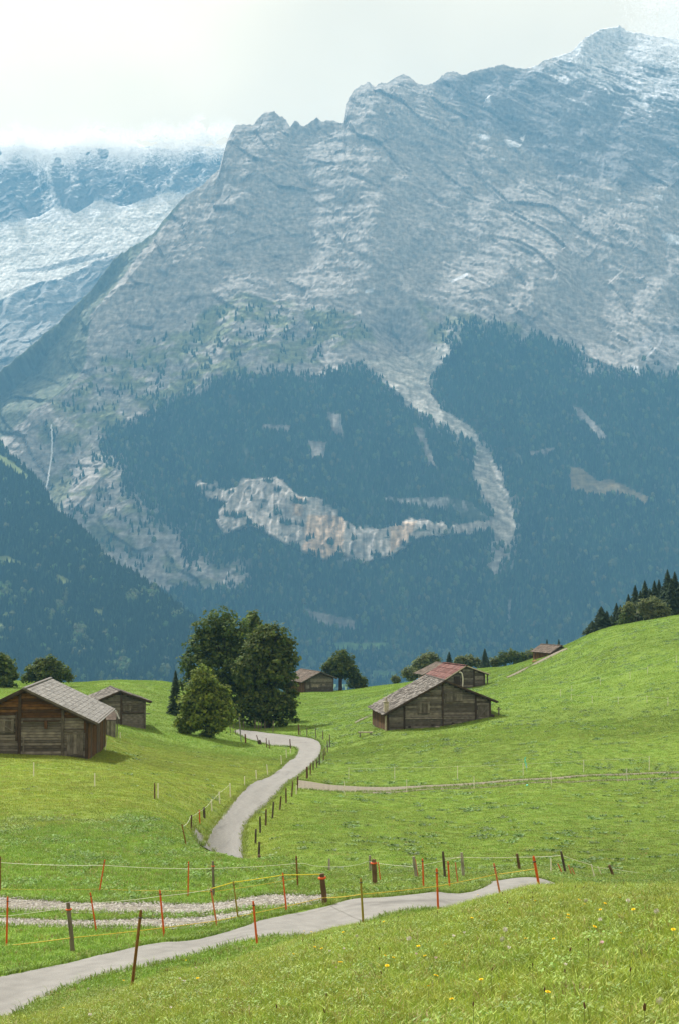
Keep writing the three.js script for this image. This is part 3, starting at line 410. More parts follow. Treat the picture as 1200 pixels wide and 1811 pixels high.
// clouds: clouds of droplet clumps hanging on the back wall and the summit
{
  const r = rngOf(9), geo = new THREE.CircleGeometry(1, 6);
  const gauss = () => (r() + r() + r() + r() - 2) * 0.9;
  const fill = (n, gen) => { const m = new THREE.InstancedMesh(geo, M.cloud, n), q = new THREE.Object3D(); for (let i = 0; i < n; i++) { const [p, s] = gen(); q.position.copy(p); q.rotation.set(r() * 6, r() * 6, 0); q.scale.setScalar(s); q.updateMatrix(); m.setMatrixAt(i, q.matrix); } return m; };
  stuff(fill(250000, () => { for (;;) { const px = lerp(-160, 440, r()), py = 261 - 14 * sstep(150, 420, px) + 30 * gauss() + 30 * fbm(px / 60, 2.2, 3); if (fbm(px / 40, py / 26, 3) < -0.3 || px > 390 && r() < (px - 390) / 50) continue; return [at(px, py, 5500 + 90 * r()), 0.5 + 0.55 * r()]; } }), 'cloud', 'white cloud bank hiding the top of the snowy back wall', 'cloud');
  stuff(fill(150000, () => { for (;;) { const px = 1060 + 290 * Math.sqrt(r()), py = -10 + 130 * r(), dens = sstep(1060, 1190, px + 0.5 * (70 - py) + 70 * fbm(px / 60, py / 45, 4)) * (1 - sstep(50, 130, py - 0.25 * (px - 1100))); if (r() > dens) continue; return [at(px, py, 4800 + 70 * r()), 0.45 + 0.5 * r()]; } }), 'cloud', 'wisp of cloud blowing off the snowy summit at right', 'cloud');
}

// ------------------------------------------------------------------ grass
function bladeTuft(seed, n, spread, h0, h1, w, lean) {
  const r = rngOf(seed), pos = [], nor = [];
  for (let k = 0; k < n; k++) {
    const a = r() * 6.283, rr = spread * Math.sqrt(r()), bx = Math.cos(a) * rr, bz = Math.sin(a) * rr, h = lerp(h0, h1, r()), th = r() * 6.283, le = h * lean * (0.3 + r()), ww = w * (0.6 + 0.8 * r()), f = r() * 6.283;
    const cx = Math.cos(f) * ww, cz = Math.sin(f) * ww, lx = Math.cos(th) * le, lz = Math.sin(th) * le;
    const p0 = [bx - cx, -0.02, bz - cz], p1 = [bx + cx, -0.02, bz + cz], m0 = [bx - cx * 0.8 + lx * 0.35, h * 0.6, bz - cz * 0.8 + lz * 0.35], m1 = [bx + cx * 0.8 + lx * 0.35, h * 0.6, bz + cz * 0.8 + lz * 0.35], t = [bx + lx, h * (1 - 0.25 * lean), bz + lz];
    pos.push(...p0, ...p1, ...m1, ...p0, ...m1, ...m0, ...m0, ...m1, ...t);
  }
  const g = new THREE.BufferGeometry(); g.setAttribute('position', new THREE.Float32BufferAttribute(pos, 3)); g.computeVertexNormals(); return g;
}
function herbTuft(seed, n, spread, size) {     // broad low leaves: clover, plantain, dandelion rosettes
  const r = rngOf(seed), pos = [];
  for (let k = 0; k < n; k++) {
    const a = r() * 6.283, rr = spread * Math.sqrt(r()), x = Math.cos(a) * rr, z = Math.sin(a) * rr, y = 0.015 + 0.06 * r(), s = size * (0.6 + 0.8 * r()), th = r() * 6.283, dx = Math.cos(th) * s, dz = Math.sin(th) * s, tilt = s * (r() - 0.2);
    pos.push(x, y, z, x + dx * 0.5 - dz * 0.35, y + tilt * 0.6, z + dz * 0.5 + dx * 0.35, x + dx, y + tilt, z + dz, x, y, z, x + dx, y + tilt, z + dz, x + dx * 0.5 + dz * 0.35, y + tilt * 0.6, z + dz * 0.5 - dx * 0.35);
  }
  const g = new THREE.BufferGeometry(); g.setAttribute('position', new THREE.Float32BufferAttribute(pos, 3)); g.computeVertexNormals(); return g;
}
function sow(label, geo, n, seed, d0, d1, opt = {}) {
  const r = rngOf(seed), list = [], q = new THREE.Object3D(), up = V3(0, 1, 0), nv = V3(0, 1, 0);
  for (let k = 0; k < n; k++) {
    const d = Math.sqrt(lerp(d0 * d0, d1 * d1, r())), x = (r() - 0.5) * 0.56 * d * (d < 12 ? 1.15 : 1);
    if (onPaved(x, -d) || (opt.keep && r() > opt.keep(x, d))) continue; list.push([x, d]);
  }
  const m = new THREE.InstancedMesh(geo, M.grass, list.length), c = new THREE.Color();
  list.forEach(([x, d], i) => {
    const e = 0.25 + d * 0.004, y = H(x, -d); nv.set(H(x - e, -d) - H(x + e, -d), 2 * e, H(x, -d - e) - H(x, -d + e)).normalize();
    q.position.set(x, y - 0.005, -d); q.quaternion.setFromUnitVectors(up, nv); q.rotateY(r() * 6.283); const s = (opt.s0 ?? 0.7) + (opt.s1 ?? 0.6) * r(); q.scale.set(s, s * (opt.tall ? opt.tall(x, d) : 1), s); q.updateMatrix(); m.setMatrixAt(i, q.matrix);
    const t = sward(x, d), k = (opt.tone ?? 1.35) * (1 + (opt.vary ?? 0.38) * (2 * r() - 1)), dry = r(); if (dry > (opt.dry ?? 0.94)) m.setColorAt(i, c.setRGB(0.26 * k, 0.22 * k, 0.09 * k)); else { const tt = opt.tint ?? [1, 1, 1], hue = 0.85 + 0.3 * r(); m.setColorAt(i, c.setRGB(t[0] * k * tt[0] * hue, t[1] * k * tt[1], t[2] * k * tt[2])); }
  });
  return stuff(m, 'grass', label, 'grass');
}
const patch = (x, d, s, lo, hi) => sstep(lo, hi, fbm(x / s + 31, d / s + 7, 3));
sow('thick grass blades covering the front slope', bladeTuft(1, 18, 0.09, 0.04, 0.11, 0.0032, 0.75), 19000, 101, 5.5, 26);
sow('longer grass standing through the sward of the front slope', bladeTuft(2, 9, 0.07, 0.07, 0.17, 0.0026, 0.6), 7000, 102, 5.5, 26, { tone: 1.35 });
sow('low clover and plantain leaves in the front slope', herbTuft(3, 14, 0.10, 0.022), 9000, 103, 5.5, 26, { dry: 2, tone: 1.05, tint: [0.85, 1.0, 1.1], keep: (x, d) => 0.25 + 0.75 * patch(x, d, 1.2, -0.1, 0.2) });
sow('short grass on both sides of the lane', bladeTuft(4, 16, 0.16, 0.05, 0.13, 0.006, 0.8), 42000, 104, 24, 62);
sow('broad leaves in the damp grass beyond the stony track', herbTuft(5, 12, 0.16, 0.07), 12000, 105, 36, 64, { dry: 2, tint: [0.85, 0.95, 1.1], tone: 1.05, keep: (x, d) => patch(x, d, 2.5, -0.1, 0.25) });
sow('grass of the middle meadows', bladeTuft(6, 22, 0.34, 0.04, 0.11, 0.010, 0.7), 66000, 106, 55, 150, { vary: 0.36, dry: 0.97 });
sow('grass of the far meadows', bladeTuft(7, 26, 0.75, 0.05, 0.12, 0.02, 0.6), 46000, 107, 140, 300, { vary: 0.26, dry: 2 });
sow('dark weedy clumps in the right meadow', herbTuft(8, 16, 0.3, 0.16), 11000, 108, 62, 240, { dry: 2, tone: 1.0, tint: [0.5, 0.66, 0.8], s0: 0.5, s1: 0.8, keep: (x, d) => (0.15 + patch(x, d, 7, -0.05, 0.3)) * (x / d > -0.02 ? 1 : 0.12) });
// weeds and longer grass hanging over the edges of lanes and tracks
{
  const r = rngOf(55), list = []; for (const q of paved) for (const [a, b] of [[q[0], q[1]], [q[2], q[3]]]) { const len = Math.hypot(a[0] - b[0], a[1] - b[1]), n = Math.ceil(len * (-(a[1]) < 60 ? 9 : 4)); for (let k = 0; k < n; k++) { const t = r(), x = lerp(a[0], b[0], t) + 0.12 * (r() - 0.5), z = lerp(a[1], b[1], t) + 0.12 * (r() - 0.5); list.push([x, z]); } }
  const m = new THREE.InstancedMesh(bladeTuft(9, 12, 0.10, 0.06, 0.16, 0.006, 0.8), M.grass, list.length), q = new THREE.Object3D(), c = new THREE.Color();
  list.forEach(([x, z], i) => { q.position.set(x, H(x, z), z); q.rotation.set(0, r() * 6.28, 0); const s = (0.7 + 0.7 * r()) * (z < -60 ? 1.5 : 1); q.scale.setScalar(s); q.updateMatrix(); m.setMatrixAt(i, q.matrix); const t = sward(x, -z), k = 0.75 + 0.5 * r(); m.setColorAt(i, c.setRGB(t[0] * k, t[1] * k, t[2] * k)); });
  stuff(m, 'verge_grass', 'grass fringe along the lane and track edges', 'grass');
}
// loose stones on the stony track
{
  const r = rngOf(66), geo = new THREE.IcosahedronGeometry(1, 0), p = geo.attributes.position; for (let i = 0; i < p.count; i++) { const k = 1 + 0.35 * noise(p.getX(i) * 3 + 4, p.getY(i) * 3 + p.getZ(i) * 5); p.setXYZ(i, p.getX(i) * k, p.getY(i) * k * 0.6, p.getZ(i) * k); } geo.computeVertexNormals();
  const list = []; for (let k = 0; k < 15000; k++) { const s = ruts[Math.floor(r() * ruts.length)], u = r(), v = r() * 1.24 - 0.12, x = lerp(lerp(s[0][0], s[1][0], u), lerp(s[3][0], s[2][0], u), v), z = lerp(lerp(s[0][1], s[1][1], u), lerp(s[3][1], s[2][1], u), v); if (fbm(x / 1.4, z / 0.5, 3) < -0.22) continue; list.push([x, H(x, z), z, 0.012 + 0.03 * Math.pow(r(), 2.4)]); }
  const m = new THREE.InstancedMesh(geo, M.stone, list.length), q = new THREE.Object3D(), c = new THREE.Color();
  list.forEach(([x, y, z, s], i) => { q.position.set(x, y + 0.02, z); q.rotation.set(r() * 0.5, r() * 6.28, r() * 0.5); q.scale.set(s * (0.8 + 0.5 * r()), s, s * (0.8 + 0.5 * r())); q.updateMatrix(); m.setMatrixAt(i, q.matrix); const k = 0.16 + 0.24 * r(); m.setColorAt(i, c.setRGB(k, k * 0.97, k * (0.86 + 0.08 * r()))); });
  stuff(m, 'gravel', 'loose pale stones on the wheel ruts', 'gravel');
}

// ------------------------------------------------------------------ barns
function bx(w, h, d, along = 'x', bev = 0.012) {           // a slightly chamfered beam; grain runs along its length
  const s = [w, h, d].map((v) => v / 2), b = Math.min(bev, w / 5, h / 5, d / 5), pos = [], uv = [], nor = [];
  const corner = (sx, sy, sz, ax) => { const v = [s[0] * sx, s[1] * sy, s[2] * sz]; for (let k = 0; k < 3; k++) if (k !== ax) v[k] -= Math.sign(v[k]) * b; return v; };
  const U = { x: (v) => [v[0], v[1] + v[2]], y: (v) => [v[1], v[0] + v[2]], z: (v) => [v[2], v[0] + v[1]] }[along];
  const poly = (vs) => { const n = V3(...vs[1]).sub(V3(...vs[0])).cross(V3(...vs[2]).sub(V3(...vs[0]))), c = vs.reduce((a, v) => [a[0] + v[0], a[1] + v[1], a[2] + v[2]], [0, 0, 0]); if (n.x * c[0] + n.y * c[1] + n.z * c[2] < 0) vs = vs.slice().reverse(); for (let k = 1; k < vs.length - 1; k++) for (const v of [vs[0], vs[k], vs[k + 1]]) { pos.push(...v); const q = U(v); uv.push(q[0] * 0.5, q[1] * 0.5); } };
  for (const e of [-1, 1]) { poly([[1, 1], [-1, 1], [-1, -1], [1, -1]].map(([a, c]) => corner(e, a, c, 0))); poly([[1, 1], [-1, 1], [-1, -1], [1, -1]].map(([a, c]) => corner(a, e, c, 1))); poly([[1, 1], [-1, 1], [-1, -1], [1, -1]].map(([a, c]) => corner(a, c, e, 2))); }
  for (const a of [-1, 1]) for (const c of [-1, 1]) { poly([corner(-1, a, c, 1), corner(1, a, c, 1), corner(1, a, c, 2), corner(-1, a, c, 2)]); poly([corner(a, -1, c, 0), corner(a, 1, c, 0), corner(a, 1, c, 2), corner(a, -1, c, 2)]); poly([corner(a, c, -1, 0), corner(a, c, 1, 0), corner(a, c, 1, 1), corner(a, c, -1, 1)]); }
  const g = new THREE.BufferGeometry(); g.setAttribute('position', new THREE.Float32BufferAttribute(pos, 3)); g.setAttribute('uv', new THREE.Float32BufferAttribute(uv, 2)); g.computeVertexNormals(); return g;
}
const move = (g, x, y, z) => g.translate(x, y, z);
let woodSeed = 300;
function beam(name, parent, w, h, d, x, y, z, along, mats, r) { const g = bx(w, h, d, along), o = r() * 7, u = g.attributes.uv; for (let i = 0; i < u.count; i++) u.setXY(i, u.getX(i) + o, u.getY(i) + o * 1.7); const m = part(name, g, mats[Math.floor(r() * mats.length)], parent); m.position.set(x, y, z); return m; }
/* A hay barn. Local frame: origin on the ground below the front gable's apex, +z out of the front wall, ridge running back along -z.
   o: apex (height), run/drop of both roof slopes (to the eaves' ends), wl / wr wall corners, depth, over (roof overhang at front), course height, gl / gr ground at the wall corners */
function barn(name, label, pos, yaw, o, roofMats, tone) {
  const G = new THREE.Group(), r = rngOf(woodSeed++), roofY = (x) => o.apex - (x < 0 ? -x * o.dropL / o.runL : x * o.dropR / o.runR), grd = (x) => lerp(o.gl, o.gr, (x - o.wl) / (o.wr - o.wl)), ch = o.course ?? 0.24, thick = 0.16;
  // inner box keeps the walls tight
  const sh = new THREE.Shape(); sh.moveTo(o.wl + 0.1, Math.min(o.gl, o.gr) - 0.8); sh.lineTo(o.wr - 0.1, Math.min(o.gl, o.gr) - 0.8); sh.lineTo(o.wr - 0.1, roofY(o.wr) - 0.2); sh.lineTo(0, o.apex - 0.25); sh.lineTo(o.wl + 0.1, roofY(o.wl) - 0.2);
  const core = new THREE.ExtrudeGeometry(sh, { depth: o.depth - 0.2, bevelEnabled: false }); core.translate(0, 0, -o.depth + 0.1); part('inner_lining', core, DARKWOOD[0], G);
  const low = Math.min(o.gl, o.gr) - 0.5;
  for (let y = low, k = 0; y < o.apex - 0.25; y += ch, k++) {
    const yt = y + ch / 2; let xl = o.wl, xr = o.wr; const uL = (o.apex - 0.14 - yt - ch / 2) * o.runL / o.dropL, uR = (o.apex - 0.14 - yt - ch / 2) * o.runR / o.dropR; xl = Math.max(xl, -uL); xr = Math.min(xr, uR); if (xr - xl < 0.3) break;
    const cuts = [xl, ...(o.battens ?? []).filter((b) => b > xl + 0.3 && b < xr - 0.3), xr];
    for (let i = 1; i < cuts.length; i++) { const w = cuts[i] - cuts[i - 1] - 0.015; if (yt + ch < grd(cuts[i - 1]) - 0.3 && yt + ch < grd(cuts[i]) - 0.3) continue; const high = (yt - grd((cuts[i] + cuts[i - 1]) / 2)) / (o.apex - low); const mats = high > (tone.split ?? 2) + 0.1 * (r() - 0.5) ? BROWNWOOD : GREYWOOD; beam('log', G, w, ch - 0.012 - 0.012 * r(), thick, (cuts[i] + cuts[i - 1]) / 2, yt, -0.02 + 0.04 * (r() - 0.5), 'x', mats, r); }
  }
  for (const b of [o.wl + 0.08, ...(o.battens ?? []), o.wr - 0.08]) { const top = roofY(b) - 0.16, bot = grd(b) - 0.3; beam('post', G, 0.2, top - bot, 0.2, b, (top + bot) / 2, 0.06, 'y', tone.dark ? DARKWOOD : [DARKWOOD[1], GREYWOOD[3]], r); }
  for (const [side, x, gy] of [[-1, o.wl, o.gl], [1, o.wr, o.gr]]) {      // side walls of upright boards
    const top = roofY(x) - 0.14, n = Math.round(o.depth / 0.3), w = o.depth / n; for (let k = 0; k < n; k++) { const bot = gy - 0.5; beam('plank', G, 0.05, top - bot, w - 0.012, x + side * (0.035 + 0.02 * r()), (top + bot) / 2, -(k + 0.5) * w, 'y', tone.side ?? GREYWOOD, r); }
  }
  beam('back_wall', G, o.wr - o.wl - 0.1, Math.min(roofY(o.wl), roofY(o.wr)) - low - 0.1, 0.1, (o.wl + o.wr) / 2, (Math.min(roofY(o.wl), roofY(o.wr)) + low) / 2, -o.depth, 'x', GREYWOOD, r);
  // roof: rafters, boarding, courses of tiles
  const roof = new THREE.Group(); roof.name = 'roof'; G.add(roof);
  const len = o.depth + o.over + 0.35, zc = o.over - len / 2;
  for (const [side, run, drop] of [[-1, o.runL, o.dropL], [1, o.runR, o.dropR]]) {
    const ang = Math.atan2(drop, run), L = Math.hypot(run, drop), slope = new THREE.Group(); slope.name = side < 0 ? 'left_slope' : 'right_slope';
    const toWorld = (m, s, up, z) => { m.position.set(side * (s * Math.cos(ang) + up * Math.sin(ang)), o.apex - s * Math.sin(ang) + up * Math.cos(ang), z); m.rotation.z = -side * ang; };
    { const m = beam('boarding', roof, L, 0.05, len, 0, 0, 0, 'z', DARKWOOD, r); toWorld(m, L / 2, -0.06, zc); }
    for (let k = 0; k < 3; k++) { const m = beam('rafter', roof, L - 0.1, 0.14, 0.1, 0, 0, 0, 'x', DARKWOOD, r); toWorld(m, L / 2 - 0.02, -0.15, o.over - 0.1 - k * (len - 0.3) / 2); }
    for (const zz of [o.over + 0.015]) { const m = beam('bargeboard', roof, L, 0.16, 0.035, 0, 0, 0, 'x', o.barge ?? [DARKWOOD[1], GREYWOOD[1]], r); toWorld(m, L / 2, -0.03, zz); }
    const rows = Math.round(L / (o.tileL ?? 0.34)), rl = L / rows, cols = Math.round(len / (o.tileW ?? 0.5)), cw = len / cols;
    for (let k = 0; k < rows; k++) {
      const gs = []; for (let c = 0; c < cols; c++) { const t = bx(rl * 1.35, (o.tileT ?? 0.03), cw - (o.gap ?? 0.02), 'z', 0.006); t.rotateZ(-side * -0.045 - side * (o.rough ?? 0.02) * (r() - 0.5)); t.rotateY((o.rough ?? 0.02) * (r() - 0.5) * 1.5); t.translate((o.rough ?? 0.02) * 1.5 * (r() - 0.5), (o.rough ?? 0.02) * 0.6 * r(), -len / 2 + (c + 0.5 + (k % 2) * (o.stagger ?? 0)) * cw - (k % 2 && c === cols - 1 ? cw * (o.stagger ?? 0) : 0)); const u = t.attributes.uv, oo = r() * 5; for (let i = 0; i < u.count; i++) u.setXY(i, u.getX(i) + oo, u.getY(i) + oo * 2); gs.push(t); }
      const sets = [[], [], []]; gs.forEach((t) => sets[Math.floor(r() * 2.999)].push(t)); const all = mergeGeometries(sets.flat(), true); let start = 0; all.clearGroups(); sets.forEach((s, i) => { const cnt = s.reduce((a, t) => a + t.attributes.position.count, 0); if (cnt) all.addGroup(start, cnt, i); start += cnt; });
      const m = new THREE.Mesh(all, roofMats); m.name = 'tile_row'; m.userData.kind = 'stuff'; roof.add(m); toWorld(m, (k + 0.5) * rl, 0.012, zc);
    }
  }
  { const gs = []; for (let z = -len / 2; z < len / 2; z += 0.5) { const t = new THREE.CylinderGeometry(0.12, 0.13, 0.54, 8, 1, false, 0, Math.PI * 2); t.rotateX(Math.PI / 2); t.scale(1.2, 0.7, 1); t.translate(0, 0, z + 0.25); gs.push(t); } const m = part('ridge_cap', mergeGeometries(gs), roofMats[1], roof); m.position.set(0, o.apex + 0.02, zc); }
  G.position.copy(pos); G.rotation.y = yaw; add(G, name, label, 'barn', 'weathered hay barns on the meadow');
  return { G, r, roofY, grd };
}
// upright plank door or hatch on the front wall, at height y0..y1, with ledges
function plankDoor(G, r, name, x0, x1, y0, y1, z, mats, cross) {
  const D = new THREE.Group(); D.name = name; G.add(D); const n = Math.max(2, Math.round((x1 - x0) / 0.22)), w = (x1 - x0) / n;
  for (let k = 0; k < n; k++) beam('plank', D, w - 0.012, y1 - y0, 0.04, x0 + (k + 0.5) * w, (y0 + y1) / 2, z + 0.008 * r(), 'y', mats, r);
  for (const y of [y0 + 0.12, y1 - 0.12]) beam('ledge', D, x1 - x0, 0.1, 0.04, (x0 + x1) / 2, y, z + 0.045, 'x', mats, r);
  if (cross) { const L = Math.hypot(x1 - x0, y1 - y0) - 0.25, m = beam('brace', D, L, 0.08, 0.035, (x0 + x1) / 2, (y0 + y1) / 2, z + 0.09, 'x', mats, r); m.rotation.z = cross * Math.atan2(y1 - y0 - 0.24, x1 - x0); }
  return D;
}
const frontAt = (px, py, d) => { const p = at(px, py, d); return p; };

{ // left barn with concrete tiles
  const d = 103, A = at(45, 1217, d), base = H(A.x + 3, -d), B = barn('hay_barn', 'large barn at the left edge with pale grey tiles and a brown-stained plank wall', V3(A.x, base, -d), 0.075,
    { apex: A.y - base, runL: 5.6, dropL: 2.7, runR: 5.3, dropR: 2.55, wl: -4.7, wr: 4.55, depth: 14, over: 0.5, gl: 0.25, gr: -0.12, battens: [-0.35, 2.75], tileL: 0.36, tileW: 0.42, tileT: 0.035, gap: 0.035, rough: 0.012, course: 0.2 }, TILES, { split: 0.52, side: BROWNWOOD.concat(BROWNWOOD[0], GREYWOOD[3]) });
  const { G, r } = B; plankDoor(G, r, 'hatch', -2.0, -0.75, 1.7, 2.75, 0.1, GREYWOOD, -1); for (const x of [-2.1, -0.55]) beam('hatch_post', G, 0.16, 2.1, 0.16, x, 2.2, 0.12, 'y', [GREYWOOD[3], DARKWOOD[1]], r);
  plankDoor(G, r, 'door', 3.05, 4.25, 0.0, 1.75, 0.1, GREYWOOD); beam('door_lintel', G, 1.5, 0.14, 0.14, 3.6, 1.85, 0.12, 'x', GREYWOOD, r); beam('door_post', G, 0.14, 1.0, 0.14, 4.35, 2.2, 0.12, 'y', BROWNWOOD, r); beam('rail', G, 2.6, 0.14, 0.12, 1.2, 2.55, 0.11, 'x', DARKWOOD, r); beam('rail', G, 2.0, 0.12, 0.12, -3.6, 1.95, 0.11, 'x', DARKWOOD, r);
  beam('bracket', G, 0.2, 0.6, 0.3, 1.55, 2.3, 0.16, 'y', BROWNWOOD, r); beam('board_strip', G, 0.12, 1.3, 0.05, -0.05, 0.75, 0.09, 'y', GREYWOOD, r); beam('eave_board', G, 0.06, 0.2, 14.6, 5.22, 3.9 - 2.55 + (A.y - base - 3.9) + 0.02, -6.8, 'z', GREYWOOD, r);
}
{ // second small barn behind it
  const d = 158, A = at(212, 1222, d), base = H(A.x + 1, -d); const { G, r } = barn('hay_barn', 'small shingled barn standing behind the pale-roofed barn at left', V3(A.x, base, -d), 0.27, { apex: A.y - base, runL: 3.4, dropL: 1.35, runR: 3.6, dropR: 1.25, wl: -2.6, wr: 2.9, depth: 9, over: 0.45, gl: -0.1, gr: 0.1, battens: [0.2], tileL: 0.4, tileW: 0.34, rough: 0.06, stagger: 0.5, course: 0.24 }, SHINGLES, {});
  beam('rail', G, 2.4, 0.1, 0.12, 1.5, 1.45, 0.12, 'x', DARKWOOD, r); for (const y of [1.3, 2.3]) beam('log_end', G, 0.7, 0.1, 0.1, 3.1, y, -0.1, 'x', GREYWOOD, r); plankDoor(G, r, 'hatch', 0.4, 1.3, 1.6, 2.4, 0.1, GREYWOOD);
}
{ // lean-to with a roof panel between the two barns
  const p = hit(199, 1290), d = 140, q = at(199, 1266, d), G = new THREE.Group(), r = rngOf(901), base = H(q.x, -d); G.position.set(q.x, base, -d);
  const h = q.y - base, m = beam('roof_panel', G, 1.15, 0.06, 1.6, -0.1, h, 0, 'x', [BROWNROOF[0]], r); m.rotation.x = 0.5; const m2 = beam('side_panel', G, 0.05, 0.95, 0.7, 0.52, h + 0.12, 0.1, 'y', [std(rgb(0.5, 0.5, 0.5), { map: texTile })], r); m2.rotation.z = 0.45; for (const x of [-0.6, 0.4]) for (const z of [-0.6, 0.6]) beam('post', G, 0.1, h + 0.3 - z * 0.5, 0.1, x, (h - 0.5 - z * 0.5) / 2, z, 'y', GREYWOOD, r);
  for (let k = 0; k < 5; k++) beam('plank', G, 0.19, h + 0.2, 0.04, -0.5 + k * 0.2, h / 2 - 0.4, 0.62, 'y', GREYWOOD, r);
  add(G, 'lean_to', 'little lean-to with a brown roof panel between the left barns', 'shed');
}
{ // chimney barn in the middle
  const d = 158, A = at(785, 1203, d), base = H(A.x, -d); const { G, r, roofY, grd } = barn('hay_barn', 'big grey log barn with shingle roof and chimney pipe, right of lane', V3(A.x, base, -d), 0.11,
    { apex: A.y - base, runL: 7.0, dropL: 3.75, runR: 6.0, dropR: 2.4, wl: -6.45, wr: 5.2, depth: 12, over: 0.55, gl: -0.75, gr: 0.5, battens: [-4.55, -0.25, 3.5], tileL: 0.34, tileW: 0.4, tileT: 0.03, rough: 0.085, stagger: 0.5, course: 0.25 }, SHINGLES, { dark: true, side: BROWNWOOD });
  plankDoor(G, r, 'hatch', -3.1, -1.7, 1.3, 2.7, 0.1, GREYWOOD); plankDoor(G, r, 'loft_door', 0.0, 2.0, 2.6, 3.75, 0.1, GREYWOOD); plankDoor(G, r, 'side_door', 3.75, 5.0, 0.75, 2.35, 0.1, GREYWOOD, 1); beam('rail', G, 4.2, 0.12, 0.12, -2.4, 0.85, 0.12, 'x', GREYWOOD, r); beam('rail', G, 3.6, 0.1, 0.12, 1.6, 1.05, 0.12, 'x', GREYWOOD, r); beam('sill_beam', G, 1.6, 0.18, 0.2, -5.5, -0.35, 0.1, 'x', GREYWOOD, r);
  for (const [x, y] of [[-4.0, -0.05], [-1.4, 0.1], [0.9, 0.3], [3.0, 0.5]]) beam('log_end', G, 0.26, 0.22, 0.3, x, y, 0.14, 'z', DARKWOOD, r);
  for (let k = 0; k < 9; k++) { const x = -6.3 + k * 0.33; const s = new THREE.DodecahedronGeometry(0.2 + 0.07 * r(), 0); s.scale(1.2, 0.7, 1); const m = part('foundation_stone', s, MORTAR, G); m.position.set(x, grd(x) - 0.02, 0.2); m.rotation.set(r(), r() * 6, r()); }
  for (const [x, y] of [[-0.9, -0.1], [1.0, 0.12], [-2.6, -0.3]]) { const s = new THREE.DodecahedronGeometry(0.22, 0); s.scale(1.5, 0.6, 1); const m = part('foundation_stone', s, MORTAR, G); m.position.set(x, grd(x) + 0.05, 0.25); m.rotation.y = r() * 6; }
  const cx = -6.55, ch = new THREE.Group(); ch.name = 'chimney'; G.add(ch); ch.position.set(cx, 0, -0.2); const pale = std(rgb(0.58, 0.56, 0.5), { map: texGravel });
  const yb = grd(cx) - 0.4, yr = roofY(cx); { const g = new THREE.CylinderGeometry(0.13, 0.14, yr - yb + 0.4, 10); const m = part('flue_pipe', g, pale, ch); m.position.y = (yr + 0.4 + yb) / 2; }
  { const g = bx(0.5, 1.1, 0.5, 'y', 0.03); const m = part('chimney_block', g, pale, ch); m.position.y = yr + 0.55; } { const g = bx(0.62, 0.16, 0.62, 'x', 0.03); const m = part('chimney_cap', g, MORTAR, ch); m.position.y = yr + 1.12; } { const g = new THREE.CylinderGeometry(0.1, 0.17, 0.34, 8); const m = part('chimney_pot', g, MORTAR, ch); m.position.y = yr + 1.36; } { const g = new THREE.SphereGeometry(0.11, 8, 6); const m = part('finial', g, MORTAR, ch); m.position.y = yr + 1.58; }
  for (let k = 0; k < 3; k++) beam('stacked_timber', G, 0.25, 0.25, 1.4, 5.35, 0.6 + k * 0.26, 0.15, 'z', DARKWOOD, r);
}
{ const p = spot(645, 157), G = new THREE.Group(), r = rngOf(55); G.position.copy(p); G.rotation.y = 0.1; beam('seat', G, 1.6, 0.09, 0.5, 0, 0.42, 0, 'x', [woodTone(0.42, 0.38, 0.3)], r); for (const x of [-0.6, 0.6]) for (const z of [-0.16, 0.16]) beam('leg', G, 0.09, 0.7, 0.09, x, 0.05, z, 'y', GREYWOOD, r); add(G, 'bench', 'pale plank bench at the left corner of the chimney barn', 'bench'); }
{ const p = hit(881, 1266), G = new THREE.Group(), r = rngOf(57); G.position.copy(p); beam('post', G, 0.14, 1.2, 0.14, 0, 0.4, 0, 'y', GREYWOOD, r); beam('cross_board', G, 0.5, 0.12, 0.05, 0, 0.75, 0.1, 'x', GREYWOOD, r); add(G, 'short_post', 'short wooden post just right of the chimney barn', 'post'); }
{ // rust roofed barn above
  const d = 212, A = at(822, 1177, d), base = H(A.x, -d); const { G, r, roofY, grd } = barn('hay_barn', 'log barn with a rusty red metal roof behind the chimney barn', V3(A.x, base, -d), 0.22,
    { apex: A.y - base, runL: 3.7, dropL: 2.25, runR: 3.7, dropR: 1.3, wl: -3.0, wr: 3.0, depth: 11, over: 0.4, gl: -0.3, gr: 0.4, battens: [-0.6, 1.3], tileL: 1.2, tileW: 0.8, tileT: 0.02, gap: 0.01, rough: 0.01, course: 0.26, barge: [std(rgb(0.4, 0.36, 0.32))] }, RUSTROOF, { dark: true });
  const c = new THREE.CatmullRomCurve3([V3(-1.1, roofY(-1.1) - 0.3, 0.25), V3(-0.75, roofY(-1) - 0.45, 0.3), V3(-0.55, 1.7, 0.3), V3(-0.6, grd(0) - 0.2, 0.3)]); part('drain_pipe', new THREE.TubeGeometry(c, 20, 0.11, 8), std(rgb(0.6, 0.6, 0.57)), G);
  plankDoor(G, r, 'door', -1.9, -0.9, 0.0, 1.8, 0.1, DARKWOOD); for (const x of [3.55]) beam('porch_post', G, 0.14, roofY(3.5) - 0.1 - grd(3), 0.14, x, (roofY(3.5) + grd(3) - 0.2) / 2, -0.3, 'y', DARKWOOD, r);
}
